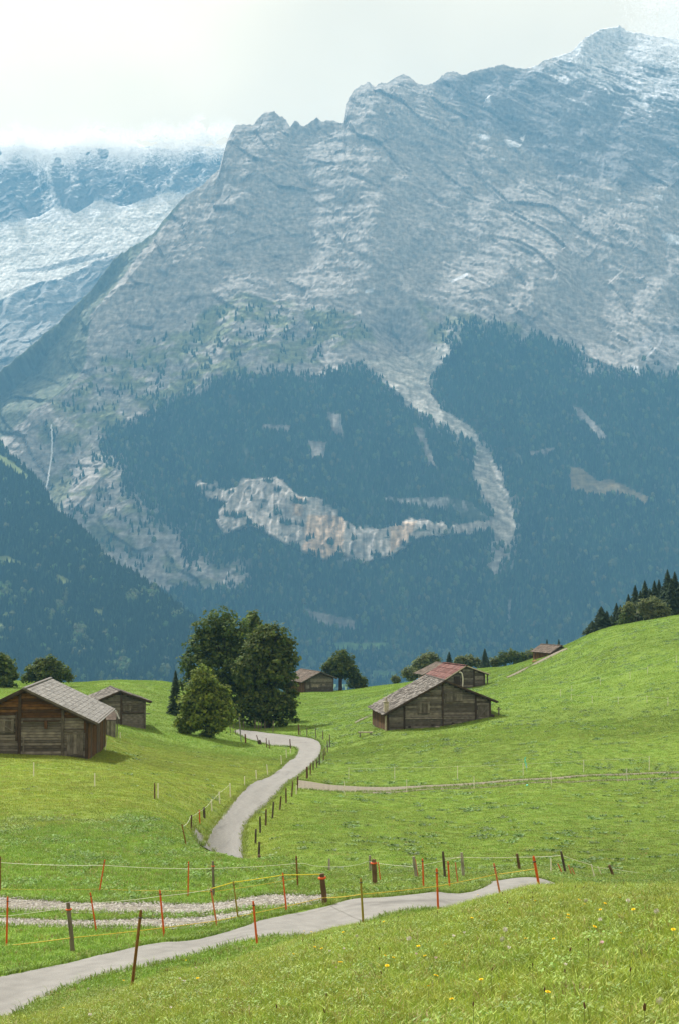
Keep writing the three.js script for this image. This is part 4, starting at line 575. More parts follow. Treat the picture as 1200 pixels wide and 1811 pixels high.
{ // yellow cover and a pale sack by the rust roofed barn
  for (const [name, label, cat, px, py, s, col, sd] of [['tarpaulin_heap', 'crumpled yellow tarpaulin heap against the red-roofed barn', 'tarpaulin', 820, 1211, 0.62, rgb(0.62, 0.42, 0.04), 3], ['sack', 'small grey sack lying beside the yellow heap', 'sack', 813, 1214, 0.35, rgb(0.42, 0.42, 0.42), 9]]) {
    const g = new THREE.IcosahedronGeometry(1, 3), p = g.attributes.position; for (let i = 0; i < p.count; i++) { const x = p.getX(i), y = p.getY(i), z = p.getZ(i), k = 1 + 0.35 * noise(x * 2 + sd, y * 2 + z * 1.5) + 0.15 * noise(x * 6, z * 6 + y * 5); p.setXYZ(i, x * k * 1.2, Math.max(-0.3, y * k * 0.8), z * k); } g.computeVertexNormals(); g.scale(s, s, s); const m = new THREE.Mesh(g, std(col, { roughness: 0.7 })); m.position.copy(hit(px, py)); m.position.y += 0.15 * s; add(m, name, label, cat);
  }
}
{ const d = 240, A = at(786, 1173, d), base = H(A.x, -d); barn('hay_barn', 'barn whose brown roof shows just behind the red-roofed barn', V3(A.x, base, -d), 0.2, { apex: A.y - base, runL: 4.0, dropL: 1.9, runR: 4.0, dropR: 1.9, wl: -3.2, wr: 3.2, depth: 5.5, over: 0.4, gl: -0.2, gr: 0.2, tileL: 0.5, tileW: 0.5, rough: 0.05, course: 0.3 }, BROWNROOF, { dark: true }); }
{ const d = 266, A = at(566, 1188, d), base = H(A.x, -d); const { G, r } = barn('hay_barn', 'small distant barn left of the lone round tree', V3(A.x, base, -d), 0.3, { apex: A.y - base, runL: 3.7, dropL: 1.9, runR: 3.3, dropR: 1.25, wl: -3.0, wr: 2.6, depth: 13, over: 0.5, gl: -0.3, gr: 0.2, battens: [-2.0], tileL: 0.45, tileW: 0.45, rough: 0.06, stagger: 0.5, course: 0.3 }, BROWNROOF, { side: BROWNWOOD, split: 0.72 });
  for (let k = 0; k < 6; k++) { const m = beam('pale_board', G, 0.2, 0.5 + 0.2 * r(), 0.05, -1.55 + k * 0.27, 1.15 + 0.1 * r(), 0.11, 'y', [woodTone(0.45, 0.42, 0.36)], r); } beam('pale_board', G, 0.5, 0.28, 0.05, 0.7, 1.35, 0.11, 'x', [woodTone(0.4, 0.37, 0.32)], r); }
{ const d = 243, A = at(990, 1141.5, d), base = H(A.x, -d); barn('hay_barn', 'far brown barn on the hillside beside the light path', V3(A.x, base, -d), 0.22, { apex: A.y - base, runL: 2.0, dropL: 1.3, runR: 1.15, dropR: 0.7, wl: -1.6, wr: 1.0, depth: 9, over: 0.3, gl: -1.6, gr: 0.0, tileL: 0.5, tileW: 0.5, rough: 0.03, course: 0.3 }, BROWNROOF, { side: BROWNWOOD, split: 0.9 }); }

// ------------------------------------------------------------------ trees
function leafCrown(blobs, n, size, seed, tones, opt = {}) {     // blobs: [x, y, z, radius]; leaves lie in lumpy shells of the blobs
  const r = rngOf(seed), pos = [], col = [], tot = blobs.reduce((s, b) => s + b[3] * b[3], 0), lump = opt.lump ?? 1;
  const pick = () => { let t = r() * tot; for (const b of blobs) { t -= b[3] * b[3]; if (t <= 0) return b; } return blobs[0]; };
  const dir = V3(), a = V3(), b2 = V3(), c = V3();
  let cx = 0, cy = 0, cz = 0, cr = 0, left = 0, gone = false, ct = 1; const cl = opt.cluster ?? 1;
  for (let k = 0; k < n; k++) {
    if (left-- > 0) {                                           // the rest of a spray of leaves
      if (gone) continue; const u = r() * 2 - 1, th = r() * 6.283, s = Math.sqrt(1 - u * u), q0 = Math.cbrt(r()) * cr; leaf(cx + s * Math.cos(th) * q0, cy + u * q0 * 0.7, cz + s * Math.sin(th) * q0, ct); continue;
    }
    const b = pick(), u = r() * 2 - 1, th = r() * 6.283, s = Math.sqrt(1 - u * u); dir.set(s * Math.cos(th), u, s * Math.sin(th));
    const f = 3.2 / Math.max(0.7, b[3]), nz = fbm(dir.x * f * 1.6 + b[0] * 3 + dir.z, dir.y * f * 1.6 + dir.z * f * 1.3 + b[1], 3), R = b[3] * (1 + 0.45 * lump * nz + 0.12 * (r() - 0.3)) * (1 - 0.55 * Math.pow(r(), 1.8));
    left = 9 + Math.floor(r() * 9); gone = nz < -0.25 && r() < 0.75; cr = size * (0.9 + 1.1 * r()) * cl; ct = 0.72 + 0.56 * r();
    cx = b[0] + dir.x * R; cy = b[1] + dir.y * R * (opt.squash ?? 0.95); cz = b[2] + dir.z * R;
  }
  function leaf(x, y, z, shadeOfSpray) {
    const sz = size * (0.5 + 0.8 * r());
    a.set(r() - 0.5, r() - 0.5, r() - 0.5).addScaledVector(dir, -0.2).normalize(); c.copy(dir).multiplyScalar(0.6).add(b2.set(r() - 0.5, r() - 0.1, r() - 0.5)).normalize(); a.cross(c).normalize(); b2.crossVectors(c, a);
    const t = tones[Math.floor(r() * tones.length)], q = (0.8 + 0.4 * r()) * shadeOfSpray, P = (i, j, h) => [x + (a.x * i + b2.x * j) * sz + c.x * h * sz, y + (a.y * i + b2.y * j) * sz + c.y * h * sz, z + (a.z * i + b2.z * j) * sz + c.z * h * sz];
    const p0 = P(-0.5, 0, 0), p1 = P(0, -0.42, -0.14), p2 = P(0.5, 0, 0.05), p3 = P(0, 0.42, -0.14);
    pos.push(...p0, ...p1, ...p2, ...p0, ...p2, ...p3); for (let i = 0; i < 6; i++) col.push(t[0] * q, t[1] * q, t[2] * q);
  }
  const g = new THREE.BufferGeometry(); g.setAttribute('position', new THREE.Float32BufferAttribute(pos, 3)); g.setAttribute('color', new THREE.Float32BufferAttribute(col, 3)); g.computeVertexNormals(); return g;
}
function limb(a, b, r0, r1, bend, seed) { const m = a.clone().lerp(b, 0.5).add(V3(noise(seed, 1), 0.3 * noise(seed, 2), noise(seed, 3)).multiplyScalar(bend)), c = new THREE.CatmullRomCurve3([a, m, b]), g = new THREE.TubeGeometry(c, 8, 1, 7), p = g.attributes.position; for (let i = 0; i <= 8; i++) { const q = c.getPoint(i / 8), k = lerp(r0, r1, i / 8); for (let j = 0; j <= 7; j++) { const o = i * 8 + j; p.setXYZ(o, q.x + (p.getX(o) - q.x) * k, q.y + (p.getY(o) - q.y) * k, q.z + (p.getZ(o) - q.z) * k); } } g.computeVertexNormals(); return g; }
// blobs given by where they stand in the picture at the tree's distance: [px, py, radius in px, nearer/farther m]
function leafTree(name, label, basePx, d, blobsPx, n, size, seed, tones, o = {}) {
  const base = spot(basePx, d), s = d / F, G = new THREE.Group(), r = rngOf(seed + 500); G.position.copy(base);
  const blobs = blobsPx.map(([px, py, rp, dz]) => { const p = at(px, py, d); return [p.x - base.x, p.y - base.y, (dz ?? (r() - 0.5) * rp * s * 0.9), rp * s]; });
  const top = Math.max(...blobs.map((b) => b[1])), tr = o.trunk ?? 0.3; const limbs = [limb(V3(0, -0.5, 0), V3(blobs[0][0] * 0.4, top * 0.55, 0), tr, tr * 0.6, 0.3, seed)];
  for (let k = 0; k < blobs.length; k++) { const b = blobs[k], y0 = clamp(b[1] - b[3] * 1.1, top * 0.12, top * 0.55); limbs.push(limb(V3(blobs[0][0] * 0.4 * y0 / (top * 0.55), y0, 0), V3(b[0], b[1], b[2]), tr * 0.42, tr * 0.1, 0.5, seed + k + 1)); }
  part('trunk', mergeGeometries(limbs), M.bark, G); part('crown', leafCrown(blobs, n, size, seed, tones, o), M.leaf, G);
  return add(G, name, label, o.category ?? 'tree', o.group);
}
const DEEP = [[0.078, 0.13, 0.03], [0.098, 0.152, 0.034], [0.062, 0.108, 0.027], [0.125, 0.17, 0.043]], OLIVE = [[0.085, 0.13, 0.028], [0.108, 0.148, 0.032], [0.068, 0.115, 0.026], [0.13, 0.16, 0.037]], FRESH = [[0.15, 0.215, 0.034], [0.185, 0.25, 0.038], [0.12, 0.18, 0.03], [0.22, 0.265, 0.045]], PALE = [[0.14, 0.18, 0.07], [0.165, 0.2, 0.08], [0.11, 0.15, 0.055], [0.185, 0.21, 0.09]], MID = [[0.085, 0.13, 0.03], [0.105, 0.15, 0.034], [0.065, 0.11, 0.026], [0.125, 0.155, 0.04]];
leafTree('maple_tree', 'tallest dark green maple behind the lane', 400, 192, [[395, 1092, 24], [372, 1112, 26], [416, 1116, 26], [358, 1140, 28], [395, 1140, 40], [345, 1172, 26], [380, 1182, 42], [338, 1208, 20], [420, 1185, 36], [432, 1150, 26], [432, 1220, 30], [350, 1240, 26], [392, 1232, 38], [335, 1248, 16]], 17000, 0.5, 21, DEEP, { trunk: 0.55 });
leafTree('maple_tree', 'small paler crown peeping over the gap between the big maples', 446, 200, [[448, 1091, 11], [441, 1104, 14], [455, 1110, 12], [446, 1130, 20], [446, 1170, 26], [446, 1215, 28]], 6000, 0.48, 22, MID, { trunk: 0.35 });
leafTree('maple_tree', 'broad brownish green maple on the right of the big pair', 474, 187, [[466, 1122, 20], [490, 1124, 20], [478, 1150, 30], [506, 1142, 15], [502, 1162, 22], [448, 1155, 28], [495, 1180, 30], [438, 1185, 26], [462, 1195, 36], [510, 1200, 14], [490, 1222, 32], [515, 1228, 9], [450, 1235, 30], [505, 1250, 20], [472, 1255, 28], [514, 1270, 10], [440, 1262, 20], [498, 1274, 12]], 17000, 0.48, 23, OLIVE, { trunk: 0.5 });
leafTree('maple_tree', 'bright green young maple in front of the big dark maples', 369, 164, [[361, 1186, 10], [352, 1200, 13], [366, 1206, 16], [344, 1222, 16], [378, 1222, 14], [392, 1222, 10], [333, 1240, 13], [366, 1240, 28], [396, 1245, 16], [338, 1252, 16], [400, 1266, 16], [345, 1272, 20], [380, 1272, 22], [322, 1276, 13], [330, 1288, 8]], 11000, 0.4, 24, FRESH, { trunk: 0.28 });
leafTree('shrub', 'small dark shrub round the foot of the young maple', 367, 163.6, [[362, 1298, 6], [374, 1297, 6], [358, 1302, 5], [382, 1293, 4], [367, 1303, 5]], 900, 0.22, 25, DEEP, { trunk: 0.06, category: 'shrub' });
leafTree('round_tree', 'lone rounded tree beside the small distant barn', 601, 272, [[601, 1160, 11], [590, 1172, 12], [612, 1168, 11], [579, 1181, 9], [602, 1182, 17], [621, 1182, 9], [613, 1192, 10], [588, 1190, 9]], 5000, 0.5, 26, MID, { trunk: 0.32 });
leafTree('shrub', 'big round shrub at the right of the lone tree', 630, 274, [[628, 1197, 9], [637, 1204, 9], [620, 1207, 8], [631, 1212, 8], [642, 1212, 5]], 2200, 0.45, 27, MID, { trunk: 0.12, category: 'shrub' });
leafTree('round_tree', 'dark tree cut by the left edge of the picture', 4, 200, [[-2, 1168, 14], [10, 1178, 14], [-8, 1190, 20], [14, 1195, 14], [4, 1208, 18]], 5000, 0.5, 28, DEEP, { trunk: 0.3 });
leafTree('round_tree', 'tree with a silvery green crown behind the pale-roofed barn', 85, 212, [[87, 1170, 10], [74, 1176, 11], [98, 1178, 11], [60, 1188, 12], [110, 1188, 13], [84, 1190, 18], [122, 1197, 8], [50, 1198, 8], [88, 1205, 20]], 6500, 0.45, 29, MID, { trunk: 0.3 });
leafTree('round_tree', 'large rounded tree behind the red-roofed barn', 748, 300, [[757, 1163, 10], [768, 1166, 8], [746, 1168, 10], [736, 1178, 9], [752, 1178, 13]], 3600, 0.5, 30, PALE, { trunk: 0.25 });
leafTree('shrub', 'pale shrub below the big rounded tree left of the red roof', 724, 296, [[722, 1187, 8], [734, 1190, 8], [715, 1192, 6], [728, 1196, 7]], 1900, 0.45, 31, PALE, { trunk: 0.1, category: 'shrub' });
for (const [px, py, rp, label, tones] of [[812, 1166, 8, 'pale bush just right of the dark fir behind the red roof', PALE], [828, 1164, 9, 'pale green bush behind the ridge of the red-roofed barn', PALE], [842, 1168, 7, 'small grey-green bush above the right end of the red-roofed barn', PALE], [874, 1167, 8, 'small bush right beside the round dark conifer', PALE], [888, 1160, 10, 'leftmost full round bush of the hedge above the meadow', MID], [906, 1157, 11, 'tallest bush in the middle of the hedge above the meadow', MID], [922, 1161, 9, 'low dark bush in the hedge left of the far barn', DEEP], [938, 1156, 11, 'pale bush touching the left end of the far brown barn', PALE], [1008, 1143, 5, 'tiny pale bush right of the far brown barn', PALE], [699, 1199, 5, 'tiny pale bush at the edge of the drop into the valley', PALE]])
  leafTree('bush', label, px, 318, [[px, py, rp * 0.8], [px - rp * 0.5, py + rp * 0.5, rp * 0.7], [px + rp * 0.5, py + rp * 0.6, rp * 0.7], [px, py + rp * 0.9, rp * 0.8]], 1500, 0.42, 40 + px, tones, { trunk: 0.1, category: 'bush', group: 'bushes along the far meadow edge' });

function sprucesGeo(h, wid, seed, dense) {                      // drooping boughs in whorls
  const r = rngOf(seed), pos = [], col = [];
  const n = dense; for (let k = 0; k < n; k++) {
    const t = Math.pow(k / n, 0.9), y = h * (0.06 + 0.93 * t), R = wid * Math.pow(1 - t, 0.8) * (0.72 + 0.5 * r()) + 0.08, a = k * 2.39996 + r() * 0.6, dx = Math.cos(a), dz = Math.sin(a), droop = R * (0.28 + 0.25 * r()), w = R * 0.34 + 0.07, q = 0.6 + 0.8 * r(), c = [0.026 * q, 0.044 * q, 0.02 * q];
    const T = (p) => { pos.push(...p); col.push(...c); };
    const seg = (s, side, lift) => [dx * R * s - dz * w * side * (1 - 0.55 * s), y - droop * s * s + lift, dz * R * s + dx * w * side * (1 - 0.55 * s)];
    const A = [0, y + 0.1, 0], B = seg(0.55, 1, -0.06 * R), C2 = seg(0.55, -1, -0.06 * R), D = seg(1, 0, 0.08 * R), E = seg(0.5, 0, 0.06 * R);
    for (const f of [[A, B, E], [A, E, C2], [E, B, D], [E, D, C2]]) f.forEach(T);
    for (let j = 0; j < 3; j++) { const s = 0.3 + 0.6 * r(), sd = r() < 0.5 ? -1 : 1, e = seg(s, sd * 1.5, -0.10 * R - 0.1 * r()), o = seg(s, 0, 0), o2 = seg(Math.min(1, s + 0.22), 0, 0); T(o); T(e); T(o2); }
  }
  const g = new THREE.BufferGeometry(); g.setAttribute('position', new THREE.Float32BufferAttribute(pos, 3)); g.setAttribute('color', new THREE.Float32BufferAttribute(col, 3)); g.computeVertexNormals(); return g;
}
function spruce(label, tipPx, tipPy, d, wPx, seed, group, name = 'spruce_tree') {
  const tip = at(tipPx, tipPy, d), y = H(tip.x, -d), h = tip.y - y, G = new THREE.Group(); G.position.set(tip.x, y, -d);
  part('trunk', (() => { const g = new THREE.CylinderGeometry(0.05, h * 0.018 + 0.06, h * 0.97, 8); g.translate(0, h * 0.485 - 0.3, 0); return g; })(), M.bark, G); part('crown', sprucesGeo(h, wPx * d / F * 0.72, seed, Math.round(clamp(h * 40, 200, 620))), M.needle, G);
  return add(G, name, label, 'tree', group);
}
const HT = 'spruces on the right hilltop';
[[1046, 1098, 247, 26, 'lowest spruce at the left end of the hilltop row'], [1062, 1072, 250, 34, 'broad spruce standing out at the left of the hilltop row'], [1080, 1088, 253, 26, 'short spruce in the dip of the hilltop row'], [1096, 1070, 254, 22, 'spruce behind the pale bush on the hilltop'], [1110, 1050, 258, 24, 'slim spruce left of the twin-topped spruces'], [1122, 1034, 260, 28, 'left one of the twin-topped spruces on the hilltop'], [1139, 1026, 262, 32, 'right one of the twin-topped spruces on the hilltop'], [1156, 1026, 266, 28, 'spruce between the twin tops and the tall right group'], [1179, 1006, 258, 34, 'tallest spruce near the right edge of the picture'], [1192, 1010, 260, 32, 'second tall spruce near the right edge'], [1206, 1012, 258, 36, 'tall spruce cut by the right edge of the picture'], [1170, 1036, 262, 26, 'lower spruce leaning into the tall group at right'], [1089, 1066, 259, 22, 'narrow spruce tip between the broad spruce and the pale bush'], [1131, 1044, 255, 24, 'short spruce in front of the twin tops'], [1148, 1040, 257, 24, 'short spruce right of the twin tops'], [1164, 1024, 268, 26, 'spruce just left of the tallest spruce'], [1186, 1022, 254, 28, 'front spruce between the two tallest spruces'], [1072, 1080, 256, 20, 'thin spruce right behind the broad left spruce']].forEach(([px, py, d, w, label], i) => spruce(label, px, py, d, w, 70 + i, HT));
spruce('narrow dark spruce left of the big maples', 311, 1185, 182, 24, 91);
spruce('dark fir behind the roof ridge of the red-roofed barn', 793, 1152, 305, 26, 92);
spruce('round dark conifer alone above the meadow', 856, 1146, 312, 28, 93);
spruce('little dark conifer at the foot of the round conifer', 862, 1165, 306, 14, 94);
spruce('spruce tip showing left behind the far brown barn', 966, 1130, 322, 16, 95); spruce('spruce tip rising behind the ridge of the far brown barn', 987, 1130, 322, 16, 96); spruce('small spruce just right of the far brown barn', 1003, 1137, 318, 14, 97); spruce('small spruce tip left of the hedge end by the far barn', 957, 1138, 324, 12, 98);
[[1110, 1072, 10, 'pale leafy bush among the hilltop spruces, the leftmost'], [1104, 1090, 11, 'dark leafy bush below the leftmost pale hilltop bush'], [1138, 1066, 8, 'small pale bush beside the white board'], [1158, 1064, 12, 'largest pale bush in front of the hilltop spruces'], [1146, 1076, 9, 'low pale bush on the crest below the largest one'], [1172, 1074, 9, 'pale bush at the foot of the tall right spruces']].forEach(([px, py, rp, label], i) => leafTree('bush', label, px, 246, [[px, py, rp * 0.8], [px - rp * 0.4, py + rp * 0.7, rp * 0.8], [px + rp * 0.4, py + rp * 0.9, rp * 0.8], [px, py + rp * 1.7, rp * 0.9]], 2200, 0.34, 120 + i, i === 1 ? DEEP : PALE, { trunk: 0.1, category: 'bush', group: 'leafy bushes on the right hilltop' }));
{ const p = at(1127, 1081, 247), G = new THREE.Group(), r = rngOf(3); G.position.set(p.x, H(p.x, -247), -247); const h = p.y - G.position.y; beam('board', G, 0.55, 0.75, 0.05, 0, h, 0, 'y', [std(rgb(0.75, 0.75, 0.72))], r); for (const x of [-0.2, 0.2]) beam('leg', G, 0.07, h + 0.6, 0.07, x, (h - 0.6) / 2, -0.07, 'y', GREYWOOD, r); add(G, 'notice_board', 'small white board on legs among the hilltop trees', 'board'); }
{ const g = new THREE.IcosahedronGeometry(1, 3), p = g.attributes.position; for (let i = 0; i < p.count; i++) { const k = 1 + 0.4 * noise(p.getX(i) * 2.5 + 4, p.getY(i) * 2 + p.getZ(i) * 2); p.setXYZ(i, p.getX(i) * k, p.getY(i) * k * 0.35, p.getZ(i) * k * 0.7); } g.computeVertexNormals(); const m = new THREE.Mesh(g, std(rgb(0.36, 0.22, 0.10), { map: texGravel })); m.position.copy(hit(946, 1170)); m.scale.setScalar(0.6); add(m, 'earth_heap', 'small tan heap of earth beside the light path', 'heap'); }

// woods on the valley floor behind the meadow
{ const r = rngOf(404), a = [], b = []; for (let k = 0; k < 5200; k++) { const d = lerp(900, 3150, Math.sqrt(r())), x = (r() - 0.5) * 0.6 * d, y = lerp(-75, VALLEY, sstep(400, 1500, d)), q = at(600 + x / d * F, 1195, d); if (fbm(x / 130, d / 130, 3) > 0.22) continue; const t = 0.7 + 0.6 * r(); if (r() < 0.7) a.push([x, y - 2, -d, 13 + 10 * r(), 1, [0.024 * t, 0.045 * t, 0.022 * t]]); else b.push([x, y - 1, -d, 9 + 7 * r(), 0.95, [0.06 * t, 0.09 * t, 0.035 * t]]); }
  forest('valley_wood', 'spruces of the wood in the valley bottom', firGeo(21), a, M.fir); forest('valley_wood', 'broadleaf trees of the wood in the valley bottom', roundGeo(22), b, M.fir); }

// ------------------------------------------------------------------ stakes, posts and fence lines
const PLASTIC = { orange: std(rgb(0.55, 0.10, 0.025), { roughness: 0.6 }), rust: std(rgb(0.42, 0.12, 0.05), { roughness: 0.7 }), olive: std(rgb(0.26, 0.21, 0.04), { roughness: 0.7 }), white: std(rgb(0.68, 0.66, 0.58), { roughness: 0.6 }), tan: std(rgb(0.30, 0.16, 0.06), { map: texWood }), pink: std(rgb(0.5, 0.17, 0.08), { roughness: 0.7 }) };
const POSTW = { grey: woodTone(0.26, 0.235, 0.2), brown: woodTone(0.2, 0.135, 0.085), dark: woodTone(0.125, 0.105, 0.085), red: woodTone(0.2, 0.11, 0.075), pale: woodTone(0.42, 0.40, 0.36), bluish: woodTone(0.36, 0.40, 0.40) };
const rodGeo = (() => { const g = new THREE.LatheGeometry([[0, -0.35], [0.5, -0.35], [1, -0.2], [1, 0.3], [0.92, 0.62], [0.95, 0.96], [0.7, 0.985], [0, 1]].map(([a, b]) => new THREE.Vector2(a, b)), 8); return g; })();
const postGeos = [1, 2, 3].map((s) => { const r = rngOf(s + 600), g = new THREE.CylinderGeometry(1, 1.08, 1, 9, 6); g.translate(0, 0.5, 0); const p = g.attributes.position, u = g.attributes.uv; for (let i = 0; i < p.count; i++) { const y = p.getY(i), a = Math.atan2(p.getZ(i), p.getX(i)), k = 1 + 0.16 * noise(a * 1.3 + s * 9, y * 2.2) - (y > 0.97 ? 0.14 : 0); p.setXYZ(i, p.getX(i) * k + 0.25 * noise(y * 1.4, s * 3), y === 0 ? -0.25 : y + (y > 0.99 ? 0.012 * noise(p.getX(i) * 2, p.getZ(i) * 2 + s) : 0), p.getZ(i) * k + 0.25 * noise(y * 1.4 + 9, s)); const uy = u.getY(i); u.setXY(i, uy * 0.6, u.getX(i) * 0.5); } g.computeVertexNormals(); return g; });
const clipGeo = new THREE.TorusGeometry(1.5, 0.45, 6, 10).rotateX(Math.PI / 2), POSTS = {};
let postNo = 0;
// one stake: [key, base px, base py, top px, top py, kind, forced distance]
function stake(key, bp, by, tp, ty, kind, rad, name, label, category, group, dist) {
  const b = dist ? spot(bp, dist) : hit(bp, by), d = -b.z, t = at(tp, ty, d), up = t.clone().sub(b), h = Math.max(0.25, up.length()), wood = kind in POSTW, G = new THREE.Group(); G.position.copy(b); G.quaternion.setFromUnitVectors(V3(0, 1, 0), up.normalize()); G.rotateY(postNo * 2.1);
  const body = part(wood ? 'timber' : 'rod', wood ? postGeos[postNo % 3] : rodGeo, wood ? POSTW[kind] : PLASTIC[kind], G); body.scale.set(rad, h, rad);
  if (d < 50) { const c = part('insulator', clipGeo, wood ? PLASTIC.orange : std(rgb(0.05, 0.05, 0.05), { roughness: 0.5 }), G); c.position.y = h * (wood ? 0.86 : 0.9); c.scale.set(rad * 0.8, rad * 0.9, rad * 0.8); }
  postNo++; add(G, name, label, category, group); POSTS[key] = { b, h, q: G.quaternion.clone() }; return G;
}
function row(prefix, rad, name, category, group, wording, list) { list.slice().sort((a, b) => a[0] - b[0]).forEach(([bp, by, tp, ty, kind, dist, rr], i) => stake(prefix + i, bp, by, tp, ty, kind, rr ?? rad, name, wording(ORD[i], kind), category, group, dist)); }
const one = (key, bp, by, tp, ty, kind, rad, name, label, dist) => stake(key, bp, by, tp, ty, kind, name === 'fence_stake' && by > 1565 ? rad * 1.4 : rad, name, label, name === 'fence_stake' ? 'stake' : 'post', name === 'fence_stake' ? 'stakes of the front fences' : 'wooden posts of the front fences', dist);
// front fences round the stony track and the lane, named one by one
one('a0', 1, 1577, 1, 1514, 'tan', 0.016, 'fence_stake', 'brown stake cut by the left edge of the picture');
one('a1', 176, 1578, 186, 1520, 'orange', 0.016, 'fence_stake', 'orange stake leaning right in the grass behind the stony track');
one('a2', 333, 1585, 334, 1523, 'orange', 0.014, 'fence_stake', 'orange stake just left of the thin grey post behind the track');
one('a3', 378, 1586, 377, 1523, 'grey', 0.035, 'fence_post', 'thin grey post at the far edge of the stony track');
one('a4', 527, 1570, 524, 1513, 'tan', 0.02, 'fence_stake', 'tan stake in the grass behind the thick brown post');
one('b0', 12, 1673, 14, 1585, 'orange', 0.016, 'fence_stake', 'dark orange stake nearest the lower left, in the grass strip');
one('b1', 129, 1685, 121, 1596, 'grey', 0.048, 'fence_post', 'weathered grey post leaning left between lane and stony track');
one('b2', 171, 1648, 160, 1578, 'orange', 0.015, 'fence_stake', 'orange stake leaning left at the near rut of the track');
one('b3', 240, 1730, 250, 1608, 'tan', 0.02, 'fence_stake', 'tall wooden stake at the near edge of the lane', 24.2);
one('b4', 291, 1657, 283, 1573, 'orange', 0.017, 'fence_stake', 'bright orange stake on the grass verge left of the lane');
one('b5', 384, 1637, 373, 1570, 'pink', 0.016, 'fence_stake', 'faded orange stake standing in the stony track');
one('b6', 422, 1628, 413, 1558, 'olive', 0.016, 'fence_stake', 'olive stake at the near edge of the stony track');
one('b7', 458, 1682, 448, 1593, 'orange', 0.017, 'fence_stake', 'red-orange stake at the near edge of the lane, left of centre', 30.5);
one('b8', 507, 1613, 500, 1543, 'orange', 0.016, 'fence_stake', 'red-orange stake beside the thick brown post');
one('b9', 574, 1600, 569, 1545, 'brown', 0.075, 'fence_post', 'thick brown post where the stony track meets the lane');
one('c0', 641, 1629, 637, 1552, 'olive', 0.02, 'fence_stake', 'mustard yellow stake at the near edge of the lane', 34.5);
one('c1', 662, 1567, 660, 1520, 'brown', 0.075, 'fence_post', 'thick dark post on the small lawn inside the bend');
one('c2', 654, 1540, 653, 1513, 'pale', 0.055, 'fence_post', 'pale grey post behind the thick dark post');
one('c3', 733, 1546, 730, 1515, 'pale', 0.06, 'fence_post', 'pale grey leaning post left of the lane bend', 58);
one('c4', 736, 1546, 733, 1519, 'orange', 0.022, 'fence_stake', 'orange stake touching the pale leaning post', 58.5);
one('c5', 748, 1571, 746, 1518, 'orange', 0.02, 'fence_stake', 'orange stake at the right end of the small lawn');
one('c6', 771, 1608, 771, 1535, 'orange', 0.02, 'fence_stake', 'thick red-orange stake at the near lane edge, right of centre', 36.6);
one('c7', 783, 1551, 782, 1506, 'dark', 0.05, 'fence_post', 'dark square post beyond the lane bend', 58);
one('c8', 794, 1571, 791, 1523, 'orange', 0.02, 'fence_stake', 'red stake at the grass tip inside the lane bend');
one('c9', 809, 1566, 804, 1525, 'pink', 0.016, 'fence_stake', 'thin faded stake leaning at the grass tip of the bend');
one('d0', 815, 1549, 815, 1508, 'pale', 0.06, 'fence_post', 'pale upright post right behind the lane bend', 59);
one('d1', 882, 1588, 872, 1526, 'pink', 0.02, 'fence_stake', 'faded orange stake leaning over the lane bend', 38.6);
one('d2', 913, 1552, 913, 1510, 'brown', 0.06, 'fence_post', 'brown post beyond the outer edge of the bend', 60);
one('d3', 956, 1568, 942, 1513, 'orange', 0.026, 'fence_stake', 'red-orange stake leaning strongly left at the lane end', 36.5);
one('d4', 968, 1557, 973, 1519, 'white', 0.028, 'fence_stake', 'white stake leaning right beyond the lane end', 58);
one('d5', 988, 1560, 985, 1527, 'orange', 0.024, 'fence_stake', 'orange stake just left of the tall dark post', 58);
one('d6', 993, 1560, 991, 1506, 'dark', 0.05, 'fence_post', 'tall dark post right of the lane end', 59);
one('d7', 1004, 1560, 1004, 1530, 'pink', 0.024, 'fence_stake', 'left one of the two short orange stakes by the tall dark post', 58);
one('d8', 1010, 1560, 1010, 1535, 'pink', 0.024, 'fence_stake', 'right one of the two short orange stakes by the tall dark post', 58);
one('d9', 1044, 1558, 1044, 1528, 'white', 0.026, 'fence_stake', 'left one of the two white stakes near the right field corner', 59);
one('e0', 1056, 1556, 1056, 1532, 'white', 0.022, 'fence_stake', 'right one of the two white stakes near the right field corner', 61);
one('e1', 1076, 1556, 1076, 1530, 'brown', 0.06, 'fence_post', 'short brown post at the right field corner', 61);
one('e2', 582, 1531, 582, 1519, 'pale', 0.04, 'fence_stake', 'tiny pale stake in the grass left of the lawn', 60);
one('e3', 671, 1541, 668, 1524, 'orange', 0.02, 'fence_stake', 'small orange stake behind the thick dark lawn post', 58);
// rows farther off
row('f', 0.055, 'lane_post', 'post', 'dark posts along the right side of the winding lane', (n) => `${n} dark post from the left along the right side of the winding lane`, [[452, 1492, 453, 1466, 'dark'], [458, 1516, 459, 1489, 'dark'], [460.5, 1473, 460, 1444, 'dark'], [470, 1460, 471, 1431, 'brown'], [482, 1447, 484, 1418, 'dark'], [495, 1433, 497, 1408, 'brown'], [506, 1421, 506, 1394, 'brown'], [516, 1409, 518, 1382, 'brown'], [526, 1397, 527, 1373, 'red'], [543, 1377, 543, 1356, 'red', 0, 0.09], [549, 1370, 549, 1350, 'red'], [554, 1362, 554, 1345, 'brown'], [560, 1357, 560, 1343, 'brown'], [565, 1353, 565, 1334, 'dark'], [572, 1346, 572, 1325, 'brown'], [575, 1337, 575, 1322, 'brown'], [579, 1331, 579, 1310, 'grey'], [583, 1322, 583, 1299, 'grey']]);
